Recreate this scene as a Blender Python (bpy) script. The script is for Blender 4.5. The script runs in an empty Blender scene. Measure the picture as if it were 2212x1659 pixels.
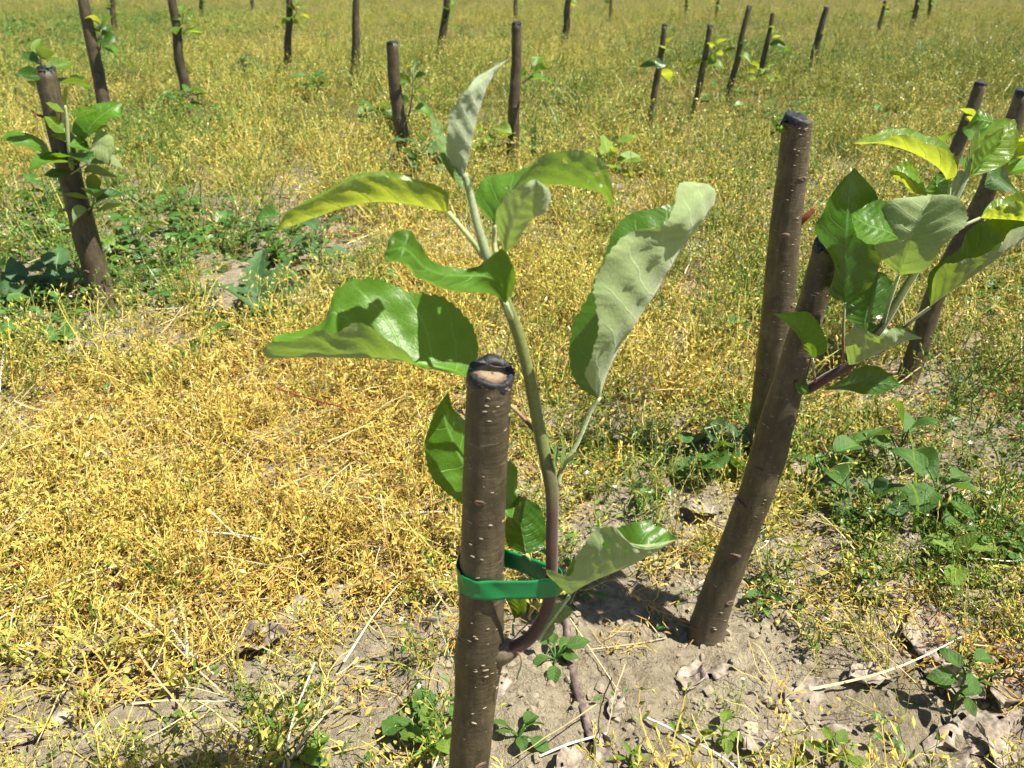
import bpy, math, random
import numpy as np
from mathutils import Vector, Matrix, Euler
R = math.radians
random.seed(7); rng = np.random.default_rng(11)
scene = bpy.context.scene
COL = scene.collection

# ------------------------------------------------------------------ camera
CH = 0.45; PITCH = 27.0; FPX = 1703.0; CX = 1106.0; CY = 829.5   # picture 2212 x 1659
cam_d = bpy.data.cameras.new('camera'); cam = bpy.data.objects.new('camera', cam_d); COL.objects.link(cam)
cam.location = (0, 0, CH); cam.rotation_euler = (R(90 - PITCH), 0, 0)
cam_d.sensor_width = 36; cam_d.lens = 36 * FPX / 2212
cam_d.clip_start = 0.01; cam_d.clip_end = 400
cam_d.dof.use_dof = True; cam_d.dof.focus_distance = 0.50; cam_d.dof.aperture_fstop = 22.0
scene.camera = cam

# ------------------------------------------------------------------ light
SUN_EL = R(61); SUN_AZ = R(106)          # azimuth clockwise from +Y (view direction): from the right, a little behind
sun_vec = Vector((math.sin(SUN_AZ) * math.cos(SUN_EL), math.cos(SUN_AZ) * math.cos(SUN_EL), math.sin(SUN_EL)))
world = bpy.data.worlds.new('World'); scene.world = world; world.use_nodes = True
wn = world.node_tree.nodes; wl = world.node_tree.links
sky = wn.new('ShaderNodeTexSky'); sky.sky_type = 'NISHITA'; sky.sun_disc = False
sky.sun_elevation = SUN_EL; sky.sun_rotation = SUN_AZ; sky.altitude = 200; sky.dust_density = 1.2
wl.new(sky.outputs[0], wn['Background'].inputs[0]); wn['Background'].inputs[1].default_value = 0.05
sd = bpy.data.lights.new('sun', 'SUN'); sd.energy = 5.0; sd.angle = R(0.53); sd.color = (1.0, 0.93, 0.80)
sun = bpy.data.objects.new('sun', sd); COL.objects.link(sun); sun.location = sun_vec * 5
sun.rotation_euler = sun_vec.to_track_quat('Z', 'Y').to_euler()
scene.view_settings.view_transform = 'Standard'; scene.view_settings.look = 'None'
scene.view_settings.exposure = 1.24; scene.view_settings.gamma = 1; scene.view_settings.use_curve_mapping = False
scene.render.engine = 'CYCLES'
scene.cycles.max_bounces = 4; scene.cycles.diffuse_bounces = 2; scene.cycles.transmission_bounces = 3
scene.cycles.use_adaptive_sampling = True; scene.cycles.adaptive_threshold = 0.03
scene.cycles.glossy_bounces = 2; scene.cycles.caustics_reflective = False; scene.cycles.caustics_refractive = False
scene.cycles.sample_clamp_indirect = 4

# ------------------------------------------------------------------ projection helpers
cp, sp = math.cos(R(PITCH)), math.sin(R(PITCH))
def ray(px, py):
    dx = (px - CX) / FPX; dy = -(py - CY) / FPX
    return Vector((dx, cp + dy * sp, -sp + dy * cp))
def onY(px, py, Y):
    d = ray(px, py); return Vector((0, 0, CH)) + d * (Y / d.y)
def onZ(px, py, z=0.0):
    d = ray(px, py); return Vector((0, 0, CH)) + d * ((z - CH) / d.z)
def project(x, y, z=0.0):
    zz = z - CH
    dep = y * cp - zz * sp; up = y * sp + zz * cp
    dep = np.maximum(dep, 1e-4)
    return CX + FPX * x / dep, CY - FPX * up / dep

# ------------------------------------------------------------------ noise
_perm = np.random.default_rng(3).random((256, 256))
def vnoise(x, y):
    xi = np.floor(x).astype(np.int64); yi = np.floor(y).astype(np.int64)
    fx = x - xi; fy = y - yi; fx = fx * fx * (3 - 2 * fx); fy = fy * fy * (3 - 2 * fy)
    a = _perm[xi & 255, yi & 255]; b = _perm[(xi + 1) & 255, yi & 255]
    c = _perm[xi & 255, (yi + 1) & 255]; d = _perm[(xi + 1) & 255, (yi + 1) & 255]
    return (a * (1 - fx) + b * fx) * (1 - fy) + (c * (1 - fx) + d * fx) * fy
def fbm(x, y, f, o=4):
    s = 0; a = 1; t = 0
    for k in range(o):
        s = s + a * vnoise(x * f + 17.3 * k, y * f + 9.1 * k); t += a; a *= 0.5; f *= 2.03
    return s / t - 0.5

# regions of the ground, each a soft ellipse given by where its middle lies: (px, py, rx, ry, strength)
BARE = [(1120, 1560, 170, 260, 1.0), (1330, 1450, 170, 210, 1.0), (1480, 1330, 130, 110, 0.9), (1700, 1400, 220, 150, 0.72), (1850, 1560, 260, 190, 0.78), (1560, 1570, 200, 150, .85),
        (1530, 1110, 110, 45, 0.7), (200, 720, 170, 50, 0.75), (180, 1470, 260, 110, .25), (560, 1395, 330, 90, .25), (2130, 1600, 120, 130, 1.0),
        (1960, 1380, 80, 120, 0.75), (840, 1420, 160, 80, .25), (1720, 1180, 90, 60, .5)]
GREEN = [(1600, 1520, 520, 190, .5), (1500, 1000, 260, 110, 0.55), (2050, 1080, 330, 240, 0.95), (650, 1590, 320, 110, 0.9), (900, 1540, 110, 130, .8), (330, 560, 420, 150, 0.75), (640, 640, 240, 110, .75), (1300, 1150, 160, 80, .7),
         (2130, 1300, 130, 110, .6), (1650, 1330, 120, 120, .6), (1250, 1250, 90, 60, .6), (60, 690, 200, 110, .8), (1720, 960, 300, 130, .3), (1900, 700, 400, 160, .2), (400, 330, 320, 90, .25),
         (1080, 350, 260, 60, .35), (250, 60, 300, 60, .5), (1640, 200, 130, 60, .35), (1500, 640, 300, 150, .12)]
GOLD = [(500, 1000, 480, 260, .55), (250, 1250, 400, 250, .6), (750, 1180, 260, 160, .75), (800, 640, 200, 140, .6), (780, 800, 260, 120, .5), (1480, 800, 200, 120, .2), (2100, 1420, 110, 60, .9)]
CLEAR = [(560, 640, 130, 80, .85), (700, 560, 80, 60, .8), (640, 520, 60, 50, .7), (70, 640, 90, 50, .8), (400, 760, 50, 30, .8), (350, 810, 50, 30, .8), (300, 520, 70, 50, .6), (1520, 1000, 110, 60, .6), (1970, 1060, 120, 90, .5)]
def region(lst, px, py):
    s = np.zeros_like(px)
    for (cx, cy, rx, ry, k) in lst:
        d = ((px - cx) / rx) ** 2 + ((py - cy) / ry) ** 2
        s = np.maximum(s, k * np.clip(1.6 - 1.1 * d, 0, 1))
    return s
def bare_at(x, y):
    px, py = project(x, y)
    b = region(BARE, px, py) + 0.36 * fbm(x, y, 14, 3)
    return np.clip(b, 0, 1)
def height(x, y):
    x = np.asarray(x, float); y = np.asarray(y, float)
    near = np.exp(-((x - 0.15) ** 2 + (y - 0.55) ** 2) / 0.8)
    z = 0.016 * fbm(x, y, 4.5, 2) * near + 0.03 * fbm(x, y, 0.6, 2) * (1 - near) * np.clip(y / 3, 0, 1)
    cr = fbm(x, y, 55, 3); cl = np.maximum(fbm(x, y, 120, 2), -0.15)
    z = z + near * (0.013 * cr + 0.010 * cl)
    return z
def hz(x, y): return float(height(np.array([x]), np.array([y]))[0])
def ground(px, py):
    p = onZ(px, py); p.z = hz(p.x, p.y); return p

# ------------------------------------------------------------------ node helpers and materials
def mat(name):
    m = bpy.data.materials.new(name); m.use_nodes = True
    nt = m.node_tree; nt.nodes.clear()
    out = nt.nodes.new('ShaderNodeOutputMaterial')
    return m, nt, out
def N(nt, t, **kw):
    n = nt.nodes.new(t)
    for k, v in kw.items():
        if k.startswith('i_'):
            n.inputs[int(k[2:]) if k[2:].isdigit() else k[2:].replace('_', ' ')].default_value = v
        else: setattr(n, k, v)
    return n
def L(nt, a, b): nt.links.new(a, b)
def M(nt, op, a, b=None, c=None):
    n = nt.nodes.new('ShaderNodeMath'); n.operation = op
    for i, v in enumerate((a, b, c)):
        if v is None: continue
        if isinstance(v, (int, float)): n.inputs[i].default_value = v
        else: nt.links.new(v, n.inputs[i])
    return n.outputs[0]
def mixc(nt, fac, a, b, blend='MIX'):
    n = nt.nodes.new('ShaderNodeMix'); n.data_type = 'RGBA'; n.blend_type = blend
    for s, v in ((n.inputs[0], fac), (n.inputs[6], a), (n.inputs[7], b)):
        if isinstance(v, (int, float)): s.default_value = v
        elif isinstance(v, tuple): s.default_value = (*v, 1) if len(v) == 3 else v
        else: nt.links.new(v, s)
    return n.outputs[2]
def ramp(nt, fac, stops):
    n = nt.nodes.new('ShaderNodeValToRGB'); cr = n.color_ramp
    while len(cr.elements) < len(stops): cr.elements.new(0.5)
    for e, (p, c) in zip(cr.elements, stops): e.position = p; e.color = (*c, 1) if len(c) == 3 else c
    if fac is not None: nt.links.new(fac, n.inputs[0])
    return n.outputs[0]
def smooth(nt, x, lo, hi):
    n = nt.nodes.new('ShaderNodeMapRange'); n.interpolation_type = 'SMOOTHSTEP'
    nt.links.new(x, n.inputs[0]); n.inputs[1].default_value = lo; n.inputs[2].default_value = hi
    n.inputs[3].default_value = 0; n.inputs[4].default_value = 1
    return n.outputs[0]
def noise_tex(nt, vec, scale, detail=4, rough=0.55):
    n = nt.nodes.new('ShaderNodeTexNoise'); n.inputs['Scale'].default_value = scale
    n.inputs['Detail'].default_value = detail; n.inputs['Roughness'].default_value = rough
    if vec is not None: nt.links.new(vec, n.inputs['Vector'])
    return n.outputs[0]

def make_soil():
    m, nt, out = mat('soil')
    geo = N(nt, 'ShaderNodeNewGeometry'); pos = geo.outputs['Position']
    b = N(nt, 'ShaderNodeBsdfPrincipled'); b.inputs['Roughness'].default_value = 0.95; b.inputs['Specular IOR Level'].default_value = 0.15
    n1 = noise_tex(nt, pos, 9, 5); n2 = noise_tex(nt, pos, 120, 6, 0.7); n3 = noise_tex(nt, pos, 420, 4, 0.7)
    c1 = ramp(nt, n1, [(0.3, (0.275, 0.235, 0.165)), (0.7, (0.38, 0.335, 0.24))])
    c2 = ramp(nt, n2, [(0.25, (0.45, 0.42, 0.38)), (0.55, (1, 1, 1)), (0.85, (1.25, 1.2, 1.1))])
    c = mixc(nt, 1.0, c1, c2, 'MULTIPLY')
    # further off: low dry greenery, shade of its gaps darkened into the colour
    sep = N(nt, 'ShaderNodeSeparateXYZ'); L(nt, pos, sep.inputs[0])
    far = smooth(nt, sep.outputs[1], 1.0, 3.5)
    n4 = noise_tex(nt, pos, 3.0, 5, 0.7)
    c4 = ramp(nt, n4, [(0.3, (0.05, 0.06, 0.015)), (0.5, (0.11, 0.10, 0.025)), (0.7, (0.16, 0.13, 0.04))])
    c = mixc(nt, far, c, c4)
    L(nt, c, b.inputs['Base Color'])
    bp = N(nt, 'ShaderNodeBump'); bp.inputs['Strength'].default_value = 1.0; bp.inputs['Distance'].default_value = 0.007
    L(nt, M(nt, 'ADD', n2, M(nt, 'MULTIPLY', n3, 0.5)), bp.inputs['Height']); L(nt, bp.outputs[0], b.inputs['Normal'])
    L(nt, b.outputs[0], out.inputs[0]); return m

HUE = [(0.0, (0.20, 0.095, 0.020)), (0.2, (0.40, 0.26, 0.06)), (0.42, (0.56, 0.42, 0.095)), (0.58, (0.49, 0.42, 0.10)), (0.75, (0.26, 0.29, 0.055)), (0.9, (0.12, 0.205, 0.027)), (1.0, (0.065, 0.145, 0.02))]
def make_cover(name, trans=0.35, rough=0.5, shift=0.0, bright=1.0):
    m, nt, out = mat(name)
    inst = N(nt, 'ShaderNodeAttribute', attribute_type='INSTANCER', attribute_name='hue')
    tint = N(nt, 'ShaderNodeAttribute', attribute_type='GEOMETRY', attribute_name='tint')
    oi = N(nt, 'ShaderNodeObjectInfo')
    h = M(nt, 'ADD', inst.outputs['Fac'], M(nt, 'MULTIPLY', M(nt, 'SUBTRACT', tint.outputs['Fac'], 0.5), 0.48))
    h = M(nt, 'ADD', h, shift)
    c = ramp(nt, h, HUE)
    v = M(nt, 'ADD', M(nt, 'MULTIPLY', oi.outputs['Random'], 0.35), 0.82 * bright)
    hs = N(nt, 'ShaderNodeHueSaturation'); L(nt, c, hs.inputs['Color']); L(nt, v, hs.inputs['Value'])
    b = N(nt, 'ShaderNodeBsdfPrincipled'); b.inputs['Roughness'].default_value = rough; b.inputs['Specular IOR Level'].default_value = 0.4
    L(nt, hs.outputs[0], b.inputs['Base Color'])
    t = N(nt, 'ShaderNodeBsdfTranslucent'); L(nt, hs.outputs[0], t.inputs[0])
    mx = N(nt, 'ShaderNodeMixShader'); mx.inputs[0].default_value = trans
    L(nt, b.outputs[0], mx.inputs[1]); L(nt, t.outputs[0], mx.inputs[2]); L(nt, mx.outputs[0], out.inputs[0])
    return m

def make_simple(name, col, rough=0.7, var=0.25, scale=200, bump=0.0, trans=0.0, spec=0.3, col2=None):
    m, nt, out = mat(name)
    tc = N(nt, 'ShaderNodeTexCoord'); oi = N(nt, 'ShaderNodeObjectInfo')
    n = noise_tex(nt, tc.outputs['Object'], scale, 4, 0.6)
    lo = tuple(c * (1 - var) for c in col); hi = tuple(min(1, c * (1 + var)) for c in (col2 or col))
    c = ramp(nt, n, [(0.3, lo), (0.7, hi)])
    hs = N(nt, 'ShaderNodeHueSaturation'); L(nt, c, hs.inputs['Color'])
    L(nt, M(nt, 'ADD', M(nt, 'MULTIPLY', oi.outputs['Random'], 0.3), 0.85), hs.inputs['Value'])
    b = N(nt, 'ShaderNodeBsdfPrincipled'); b.inputs['Roughness'].default_value = rough; b.inputs['Specular IOR Level'].default_value = spec
    L(nt, hs.outputs[0], b.inputs['Base Color'])
    if bump:
        bp = N(nt, 'ShaderNodeBump'); bp.inputs['Strength'].default_value = 0.8; bp.inputs['Distance'].default_value = bump
        L(nt, n, bp.inputs['Height']); L(nt, bp.outputs[0], b.inputs['Normal'])
    sh = b.outputs[0]
    if trans:
        t = N(nt, 'ShaderNodeBsdfTranslucent'); L(nt, hs.outputs[0], t.inputs[0])
        mx = N(nt, 'ShaderNodeMixShader'); mx.inputs[0].default_value = trans
        L(nt, sh, mx.inputs[1]); L(nt, t.outputs[0], mx.inputs[2]); sh = mx.outputs[0]
    L(nt, sh, out.inputs[0]); return m

def make_bark():
    m, nt, out = mat('apple_bark')
    uv = N(nt, 'ShaderNodeUVMap'); oi = N(nt, 'ShaderNodeObjectInfo')
    sep = N(nt, 'ShaderNodeSeparateXYZ'); L(nt, uv.outputs[0], sep.inputs[0])
    tc = N(nt, 'ShaderNodeTexCoord'); pos = tc.outputs['Object']
    mp = N(nt, 'ShaderNodeMapping'); mp.inputs['Scale'].default_value = (1, 1, 0.25); L(nt, pos, mp.inputs[0])
    mp2 = N(nt, 'ShaderNodeMapping'); mp2.inputs['Scale'].default_value = (1, 1, 5); L(nt, pos, mp2.inputs[0])
    nv = noise_tex(nt, mp.outputs[0], 260, 5, 0.65); nh = noise_tex(nt, mp2.outputs[0], 90, 4, 0.6); nb = noise_tex(nt, pos, 38, 4, 0.6); nf = noise_tex(nt, pos, 1300, 3, 0.7)
    c = ramp(nt, nb, [(0.28, (0.046, 0.036, 0.021)), (0.5, (0.075, 0.060, 0.036)), (0.74, (0.118, 0.098, 0.062))])
    c = mixc(nt, 1.0, c, ramp(nt, nv, [(0.28, (0.55, 0.53, 0.50)), (0.5, (1.0, 1.0, 1.0)), (0.75, (1.4, 1.38, 1.32))]), 'MULTIPLY')
    c = mixc(nt, smooth(nt, nh, 0.62, 0.72), c, (0.15, 0.125, 0.085))
    # greyish, dusty bark towards the foot
    low = smooth(nt, sep.outputs[0], 0.10, 0.0)
    c = mixc(nt, M(nt, 'MULTIPLY', low, 0.5), c, (0.155, 0.127, 0.085))
    hs = N(nt, 'ShaderNodeHueSaturation'); L(nt, c, hs.inputs['Color']); L(nt, M(nt, 'ADD', M(nt, 'MULTIPLY', oi.outputs['Random'], 0.25), 0.85), hs.inputs['Value'])
    b = N(nt, 'ShaderNodeBsdfPrincipled'); b.inputs['Roughness'].default_value = 0.5; b.inputs['Specular IOR Level'].default_value = 0.4
    L(nt, hs.outputs[0], b.inputs['Base Color'])
    bp = N(nt, 'ShaderNodeBump'); bp.inputs['Strength'].default_value = 0.7; bp.inputs['Distance'].default_value = 0.0008
    L(nt, M(nt, 'ADD', M(nt, 'ADD', M(nt, 'MULTIPLY', nv, 0.6), nh), M(nt, 'MULTIPLY', nf, 0.4)), bp.inputs['Height']); L(nt, bp.outputs[0], b.inputs['Normal'])
    L(nt, b.outputs[0], out.inputs[0]); return m

def make_shoot(name, lo, mid, hi):
    m, nt, out = mat(name)
    uv = N(nt, 'ShaderNodeUVMap'); sep = N(nt, 'ShaderNodeSeparateXYZ'); L(nt, uv.outputs[0], sep.inputs[0])
    tc = N(nt, 'ShaderNodeTexCoord'); n = noise_tex(nt, tc.outputs['Object'], 700, 4, 0.7); n2 = noise_tex(nt, tc.outputs['Object'], 90, 3, 0.6)
    u = M(nt, 'ADD', sep.outputs[2], M(nt, 'MULTIPLY', M(nt, 'SUBTRACT', n2, 0.5), 0.25))
    u = M(nt, 'ADD', sep.outputs[1], M(nt, 'MULTIPLY', M(nt, 'SUBTRACT', n2, 0.5), 0.18))
    c = ramp(nt, u, [(0.0, lo), (0.36, lo), (0.52, mid), (0.72, mid), (0.95, hi)])
    c = mixc(nt, 1.0, c, ramp(nt, n, [(0.3, (0.75, 0.75, 0.75)), (0.7, (1.3, 1.3, 1.3))]), 'MULTIPLY')
    b = N(nt, 'ShaderNodeBsdfPrincipled'); b.inputs['Roughness'].default_value = 0.6
    b.inputs['Sheen Weight'].default_value = 0.4; b.inputs['Sheen Roughness'].default_value = 0.4
    L(nt, c, b.inputs['Base Color'])
    bp = N(nt, 'ShaderNodeBump'); bp.inputs['Strength'].default_value = 0.5; bp.inputs['Distance'].default_value = 0.0004
    L(nt, n, bp.inputs['Height']); L(nt, bp.outputs[0], b.inputs['Normal'])
    L(nt, b.outputs[0], out.inputs[0]); return m

def make_leaf(name, top, under, through, rough=0.34, trans=0.34, down=0.3, nveins=8.0, puff=0.00038, veincol=0.8, spec=0.5):
    m, nt, out = mat(name)
    uv = N(nt, 'ShaderNodeUVMap'); sep = N(nt, 'ShaderNodeSeparateXYZ'); L(nt, uv.outputs[0], sep.inputs[0])
    u = sep.outputs[0]; v = M(nt, 'MULTIPLY', M(nt, 'SUBTRACT', sep.outputs[1], 0.5), 2.0); w = M(nt, 'ABSOLUTE', v)
    tc = N(nt, 'ShaderNodeTexCoord'); geo = N(nt, 'ShaderNodeNewGeometry'); oi = N(nt, 'ShaderNodeObjectInfo')
    wob = noise_tex(nt, tc.outputs['Object'], 60, 2)
    side = M(nt, 'MULTIPLY', M(nt, 'GREATER_THAN', v, 0.0), 0.45)
    t = M(nt, 'SUBTRACT', M(nt, 'MULTIPLY', u, nveins), M(nt, 'MULTIPLY', M(nt, 'POWER', w, 1.25), 1.7))
    t = M(nt, 'ADD', M(nt, 'ADD', t, side), M(nt, 'MULTIPLY', wob, 0.5))
    d = M(nt, 'ABSOLUTE', M(nt, 'SUBTRACT', M(nt, 'FRACT', t), 0.5))
    lat = M(nt, 'SUBTRACT', 1.0, smooth(nt, d, 0.008, 0.055)); lat = M(nt, 'MULTIPLY', lat, M(nt, 'SUBTRACT', 1.0, smooth(nt, w, 0.72, 0.98)))
    mid = M(nt, 'SUBTRACT', 1.0, smooth(nt, w, 0.012, 0.06))
    vein = M(nt, 'MAXIMUM', lat, mid)
    vor = N(nt, 'ShaderNodeTexVoronoi', feature='DISTANCE_TO_EDGE'); vor.inputs['Scale'].default_value = 420; L(nt, tc.outputs['Object'], vor.inputs['Vector'])
    net = smooth(nt, vor.outputs['Distance'], 0.0, 0.22)
    pf = smooth(nt, d, 0.0, 0.5)
    n1 = noise_tex(nt, tc.outputs['Object'], 70, 4, 0.6); n2 = noise_tex(nt, tc.outputs['Object'], 2200, 2, 0.7)
    dark = tuple(c * 0.72 for c in top); lite = tuple(c * 1.25 for c in top)
    ct = ramp(nt, n1, [(0.3, dark), (0.7, lite)])
    ct = mixc(nt, M(nt, 'MULTIPLY', vein, veincol), ct, tuple(min(1, c * 2.0 + 0.05) for c in top))
    ct = mixc(nt, M(nt, 'MULTIPLY', M(nt, 'SUBTRACT', 1.0, net), 0.4), ct, lite)
    n5 = noise_tex(nt, tc.outputs['Object'], 260, 2, 0.5); spot = smooth(nt, n5, 0.74, 0.80); ct = mixc(nt, M(nt, 'MULTIPLY', spot, 0.6), ct, (0.16, 0.12, 0.03))
    cu = ramp(nt, n1, [(0.3, tuple(c * 0.85 for c in under)), (0.7, tuple(min(1, c * 1.12) for c in under))])
    cu = mixc(nt, M(nt, 'MULTIPLY', vein, 0.6), cu, tuple(min(1, c * 1.35 + 0.08) for c in under))
    cu = mixc(nt, M(nt, 'MULTIPLY', M(nt, 'SUBTRACT', 1.0, net), 0.3), cu, tuple(c * 0.8 for c in under)); cu = mixc(nt, M(nt, 'MULTIPLY', spot, 0.5), cu, (0.22, 0.15, 0.05))
    cu = mixc(nt, M(nt, 'MULTIPLY', smooth(nt, n2, 0.5, 0.75), down), cu, (0.48, 0.52, 0.39))
    col = mixc(nt, geo.outputs['Backfacing'], ct, cu)
    hs = N(nt, 'ShaderNodeHueSaturation'); L(nt, col, hs.inputs['Color']); L(nt, M(nt, 'ADD', M(nt, 'MULTIPLY', oi.outputs['Random'], 0.25), 0.88), hs.inputs['Value'])
    b = N(nt, 'ShaderNodeBsdfPrincipled'); L(nt, hs.outputs[0], b.inputs['Base Color'])
    rg = M(nt, 'ADD', rough, M(nt, 'MULTIPLY', geo.outputs['Backfacing'], 0.85 - rough)); L(nt, rg, b.inputs['Roughness'])
    b.inputs['Specular IOR Level'].default_value = spec
    L(nt, M(nt, 'MULTIPLY', geo.outputs['Backfacing'], 0.5 * down + 0.1), b.inputs['Sheen Weight'])
    hgt = M(nt, 'ADD', M(nt, 'SUBTRACT', M(nt, 'MULTIPLY', pf, 0.5), M(nt, 'MULTIPLY', vein, 0.45)), M(nt, 'MULTIPLY', net, 0.14))
    hgt = M(nt, 'ADD', hgt, M(nt, 'MULTIPLY', M(nt, 'MULTIPLY', n2, geo.outputs['Backfacing']), 0.25))
    bp = N(nt, 'ShaderNodeBump'); bp.inputs['Strength'].default_value = 0.8; bp.inputs['Distance'].default_value = puff
    L(nt, hgt, bp.inputs['Height']); L(nt, bp.outputs[0], b.inputs['Normal'])
    tl = N(nt, 'ShaderNodeBsdfTranslucent'); 
    thr = mixc(nt, M(nt, 'MULTIPLY', vein, 0.55), through, tuple(c * 0.55 for c in through)); thr = mixc(nt, M(nt, 'MULTIPLY', M(nt, 'SUBTRACT', 1.0, net), 0.25), thr, tuple(c * 0.7 for c in through))
    L(nt, thr, tl.inputs[0]); L(nt, bp.outputs[0], tl.inputs['Normal'])
    mx = N(nt, 'ShaderNodeMixShader'); mx.inputs[0].default_value = trans
    L(nt, b.outputs[0], mx.inputs[1]); L(nt, tl.outputs[0], mx.inputs[2]); L(nt, mx.outputs[0], out.inputs[0])
    return m

def make_wood():
    m, nt, out = mat('cut_wood')
    uv = N(nt, 'ShaderNodeUVMap'); sep = N(nt, 'ShaderNodeSeparateXYZ'); L(nt, uv.outputs[0], sep.inputs[0])
    tc = N(nt, 'ShaderNodeTexCoord'); n = noise_tex(nt, tc.outputs['Object'], 420, 4, 0.65)
    u = M(nt, 'ADD', sep.outputs[0], M(nt, 'MULTIPLY', M(nt, 'SUBTRACT', n, 0.5), 0.35))
    c = ramp(nt, u, [(0.0, (0.10, 0.055, 0.03)), (0.12, (0.22, 0.16, 0.10)), (0.45, (0.24, 0.175, 0.11)), (0.62, (0.14, 0.085, 0.05)), (0.80, (0.07, 0.04, 0.025))])
    rings = M(nt, 'SINE', M(nt, 'MULTIPLY', u, 75.0))
    c = mixc(nt, M(nt, 'MULTIPLY', smooth(nt, rings, 0.2, 1.0), 0.3), c, (0.12, 0.075, 0.05))
    b = N(nt, 'ShaderNodeBsdfPrincipled'); b.inputs['Roughness'].default_value = 0.7; L(nt, c, b.inputs['Base Color'])
    bp = N(nt, 'ShaderNodeBump'); bp.inputs['Strength'].default_value = 0.6; bp.inputs['Distance'].default_value = 0.0004
    L(nt, n, bp.inputs['Height']); L(nt, bp.outputs[0], b.inputs['Normal']); L(nt, b.outputs[0], out.inputs[0]); return m

def make_wax():
    m, nt, out = mat('grafting_wax')
    tc = N(nt, 'ShaderNodeTexCoord'); n = noise_tex(nt, tc.outputs['Object'], 300, 4, 0.6)
    b = N(nt, 'ShaderNodeBsdfPrincipled'); L(nt, ramp(nt, n, [(0.3, (0.008, 0.008, 0.010)), (0.75, (0.035, 0.04, 0.05))]), b.inputs['Base Color'])
    L(nt, M(nt, 'ADD', M(nt, 'MULTIPLY', n, 0.5), 0.25), b.inputs['Roughness']); b.inputs['Specular IOR Level'].default_value = 0.3
    bp = N(nt, 'ShaderNodeBump'); bp.inputs['Strength'].default_value = 0.6; bp.inputs['Distance'].default_value = 0.0015
    L(nt, n, bp.inputs['Height']); L(nt, bp.outputs[0], b.inputs['Normal']); L(nt, b.outputs[0], out.inputs[0]); return m

MAT = dict(
    soil=make_soil(), bark=make_bark(), wax=make_wax(),
    cover=make_cover('dry_leaflet', 0.35, 0.5), cstem=make_cover('dry_stem', 0.0, 0.45, -0.03, 1.0), pod=make_cover('seed_pod', 0.25, 0.32, 0.0, 1.45),
    litter=make_cover('litter', 0.15, 0.7, -0.1, 0.85),
    straw=make_simple('straw', (0.52, 0.42, 0.22), 0.4, 0.2, 60, spec=0.5),
    pale_straw=make_simple('pale_straw', (0.62, 0.58, 0.48), 0.35, 0.1, 60, spec=0.5),
    crumb=make_simple('soil_crumb', (0.35, 0.305, 0.22), 0.95, 0.25, 150, 0.001, spec=0.1),
    wood=make_wood(),
    lent=make_simple('lenticel', (0.26, 0.205, 0.135), 0.8, 0.25, 300),
    tape=make_simple('green_tape', (0.003, 0.185, 0.05), 0.34, 0.05, 60, spec=0.5),
    twig=make_simple('twig_bark', (0.07, 0.038, 0.034), 0.6, 0.45, 130, 0.001, col2=(0.17, 0.13, 0.115)),
    redstem=make_simple('red_stem', (0.20, 0.05, 0.03), 0.55, 0.3, 120),
    dry=make_simple('dry_leaf', (0.155, 0.12, 0.09), 0.75, 0.5, 170, 0.0016, trans=0.1, col2=(0.27, 0.23, 0.185)),
    weed=make_simple('weed_leaf', (0.058, 0.14, 0.022), 0.42, 0.35, 120, 0.0006, trans=0.3, spec=0.45, col2=(0.085, 0.195, 0.035)),
    blueweed=make_simple('grey_green_weed_leaf', (0.075, 0.165, 0.055), 0.5, 0.3, 160, 0.0008, trans=0.25, spec=0.45, col2=(0.12, 0.235, 0.085)),
    yweed=make_simple('fresh_weed_leaf', (0.20, 0.34, 0.04), 0.45, 0.3, 120, 0.0005, trans=0.4),
    white=make_simple('white_petal', (0.85, 0.85, 0.80), 0.6, 0.05, 50, trans=0.2),
    knot=make_simple('scar', (0.075, 0.045, 0.03), 0.8, 0.4, 400, 0.0008, col2=(0.14, 0.095, 0.065)),
    leaf=make_leaf('apple_leaf', (0.060, 0.150, 0.012), (0.22, 0.29, 0.10), (0.28, 0.48, 0.025), rough=0.42, spec=0.4),
    darkleaf=make_leaf('old_apple_leaf', (0.026, 0.085, 0.011), (0.19, 0.235, 0.085), (0.25, 0.38, 0.02), rough=0.28),
    youngleaf=make_leaf('young_apple_leaf', (0.105, 0.215, 0.024), (0.21, 0.29, 0.075), (0.52, 0.60, 0.04), rough=0.36, trans=0.5, down=0.25),
    downleaf=make_leaf('downy_apple_leaf', (0.16, 0.26, 0.08), (0.30, 0.37, 0.21), (0.34, 0.45, 0.10), rough=0.5, trans=0.25, down=0.75, puff=0.0005),
    hairleaf=make_leaf('hairy_apple_leaf', (0.050, 0.140, 0.012), (0.28, 0.37, 0.15), (0.30, 0.46, 0.05), rough=0.4, trans=0.3, down=0.3),
    weedv=make_leaf('veined_weed_leaf', (0.058, 0.14, 0.022), (0.10, 0.19, 0.05), (0.25, 0.40, 0.03), rough=0.45, trans=0.3, down=0.1, nveins=6.0, spec=0.4),
    blueweedv=make_leaf('veined_grey_weed_leaf', (0.058, 0.128, 0.042), (0.11, 0.19, 0.08), (0.20, 0.33, 0.05), rough=0.5, trans=0.28, down=0.15, nveins=7.0, spec=0.4),
    yweedv=make_leaf('veined_fresh_weed_leaf', (0.14, 0.24, 0.03), (0.19, 0.28, 0.06), (0.4, 0.5, 0.04), rough=0.45, trans=0.4, down=0.1, nveins=6.0, spec=0.4),
    shoot=make_shoot('shoot_bark', (0.060, 0.027, 0.020), (0.125, 0.155, 0.038), (0.27, 0.33, 0.19)),
    petiole=make_shoot('petiole', (0.26, 0.32, 0.12), (0.32, 0.38, 0.17), (0.36, 0.43, 0.2)),
    redpetiole=make_shoot('red_petiole', (0.20, 0.09, 0.06), (0.24, 0.22, 0.09), (0.30, 0.36, 0.15)),
)

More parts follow.
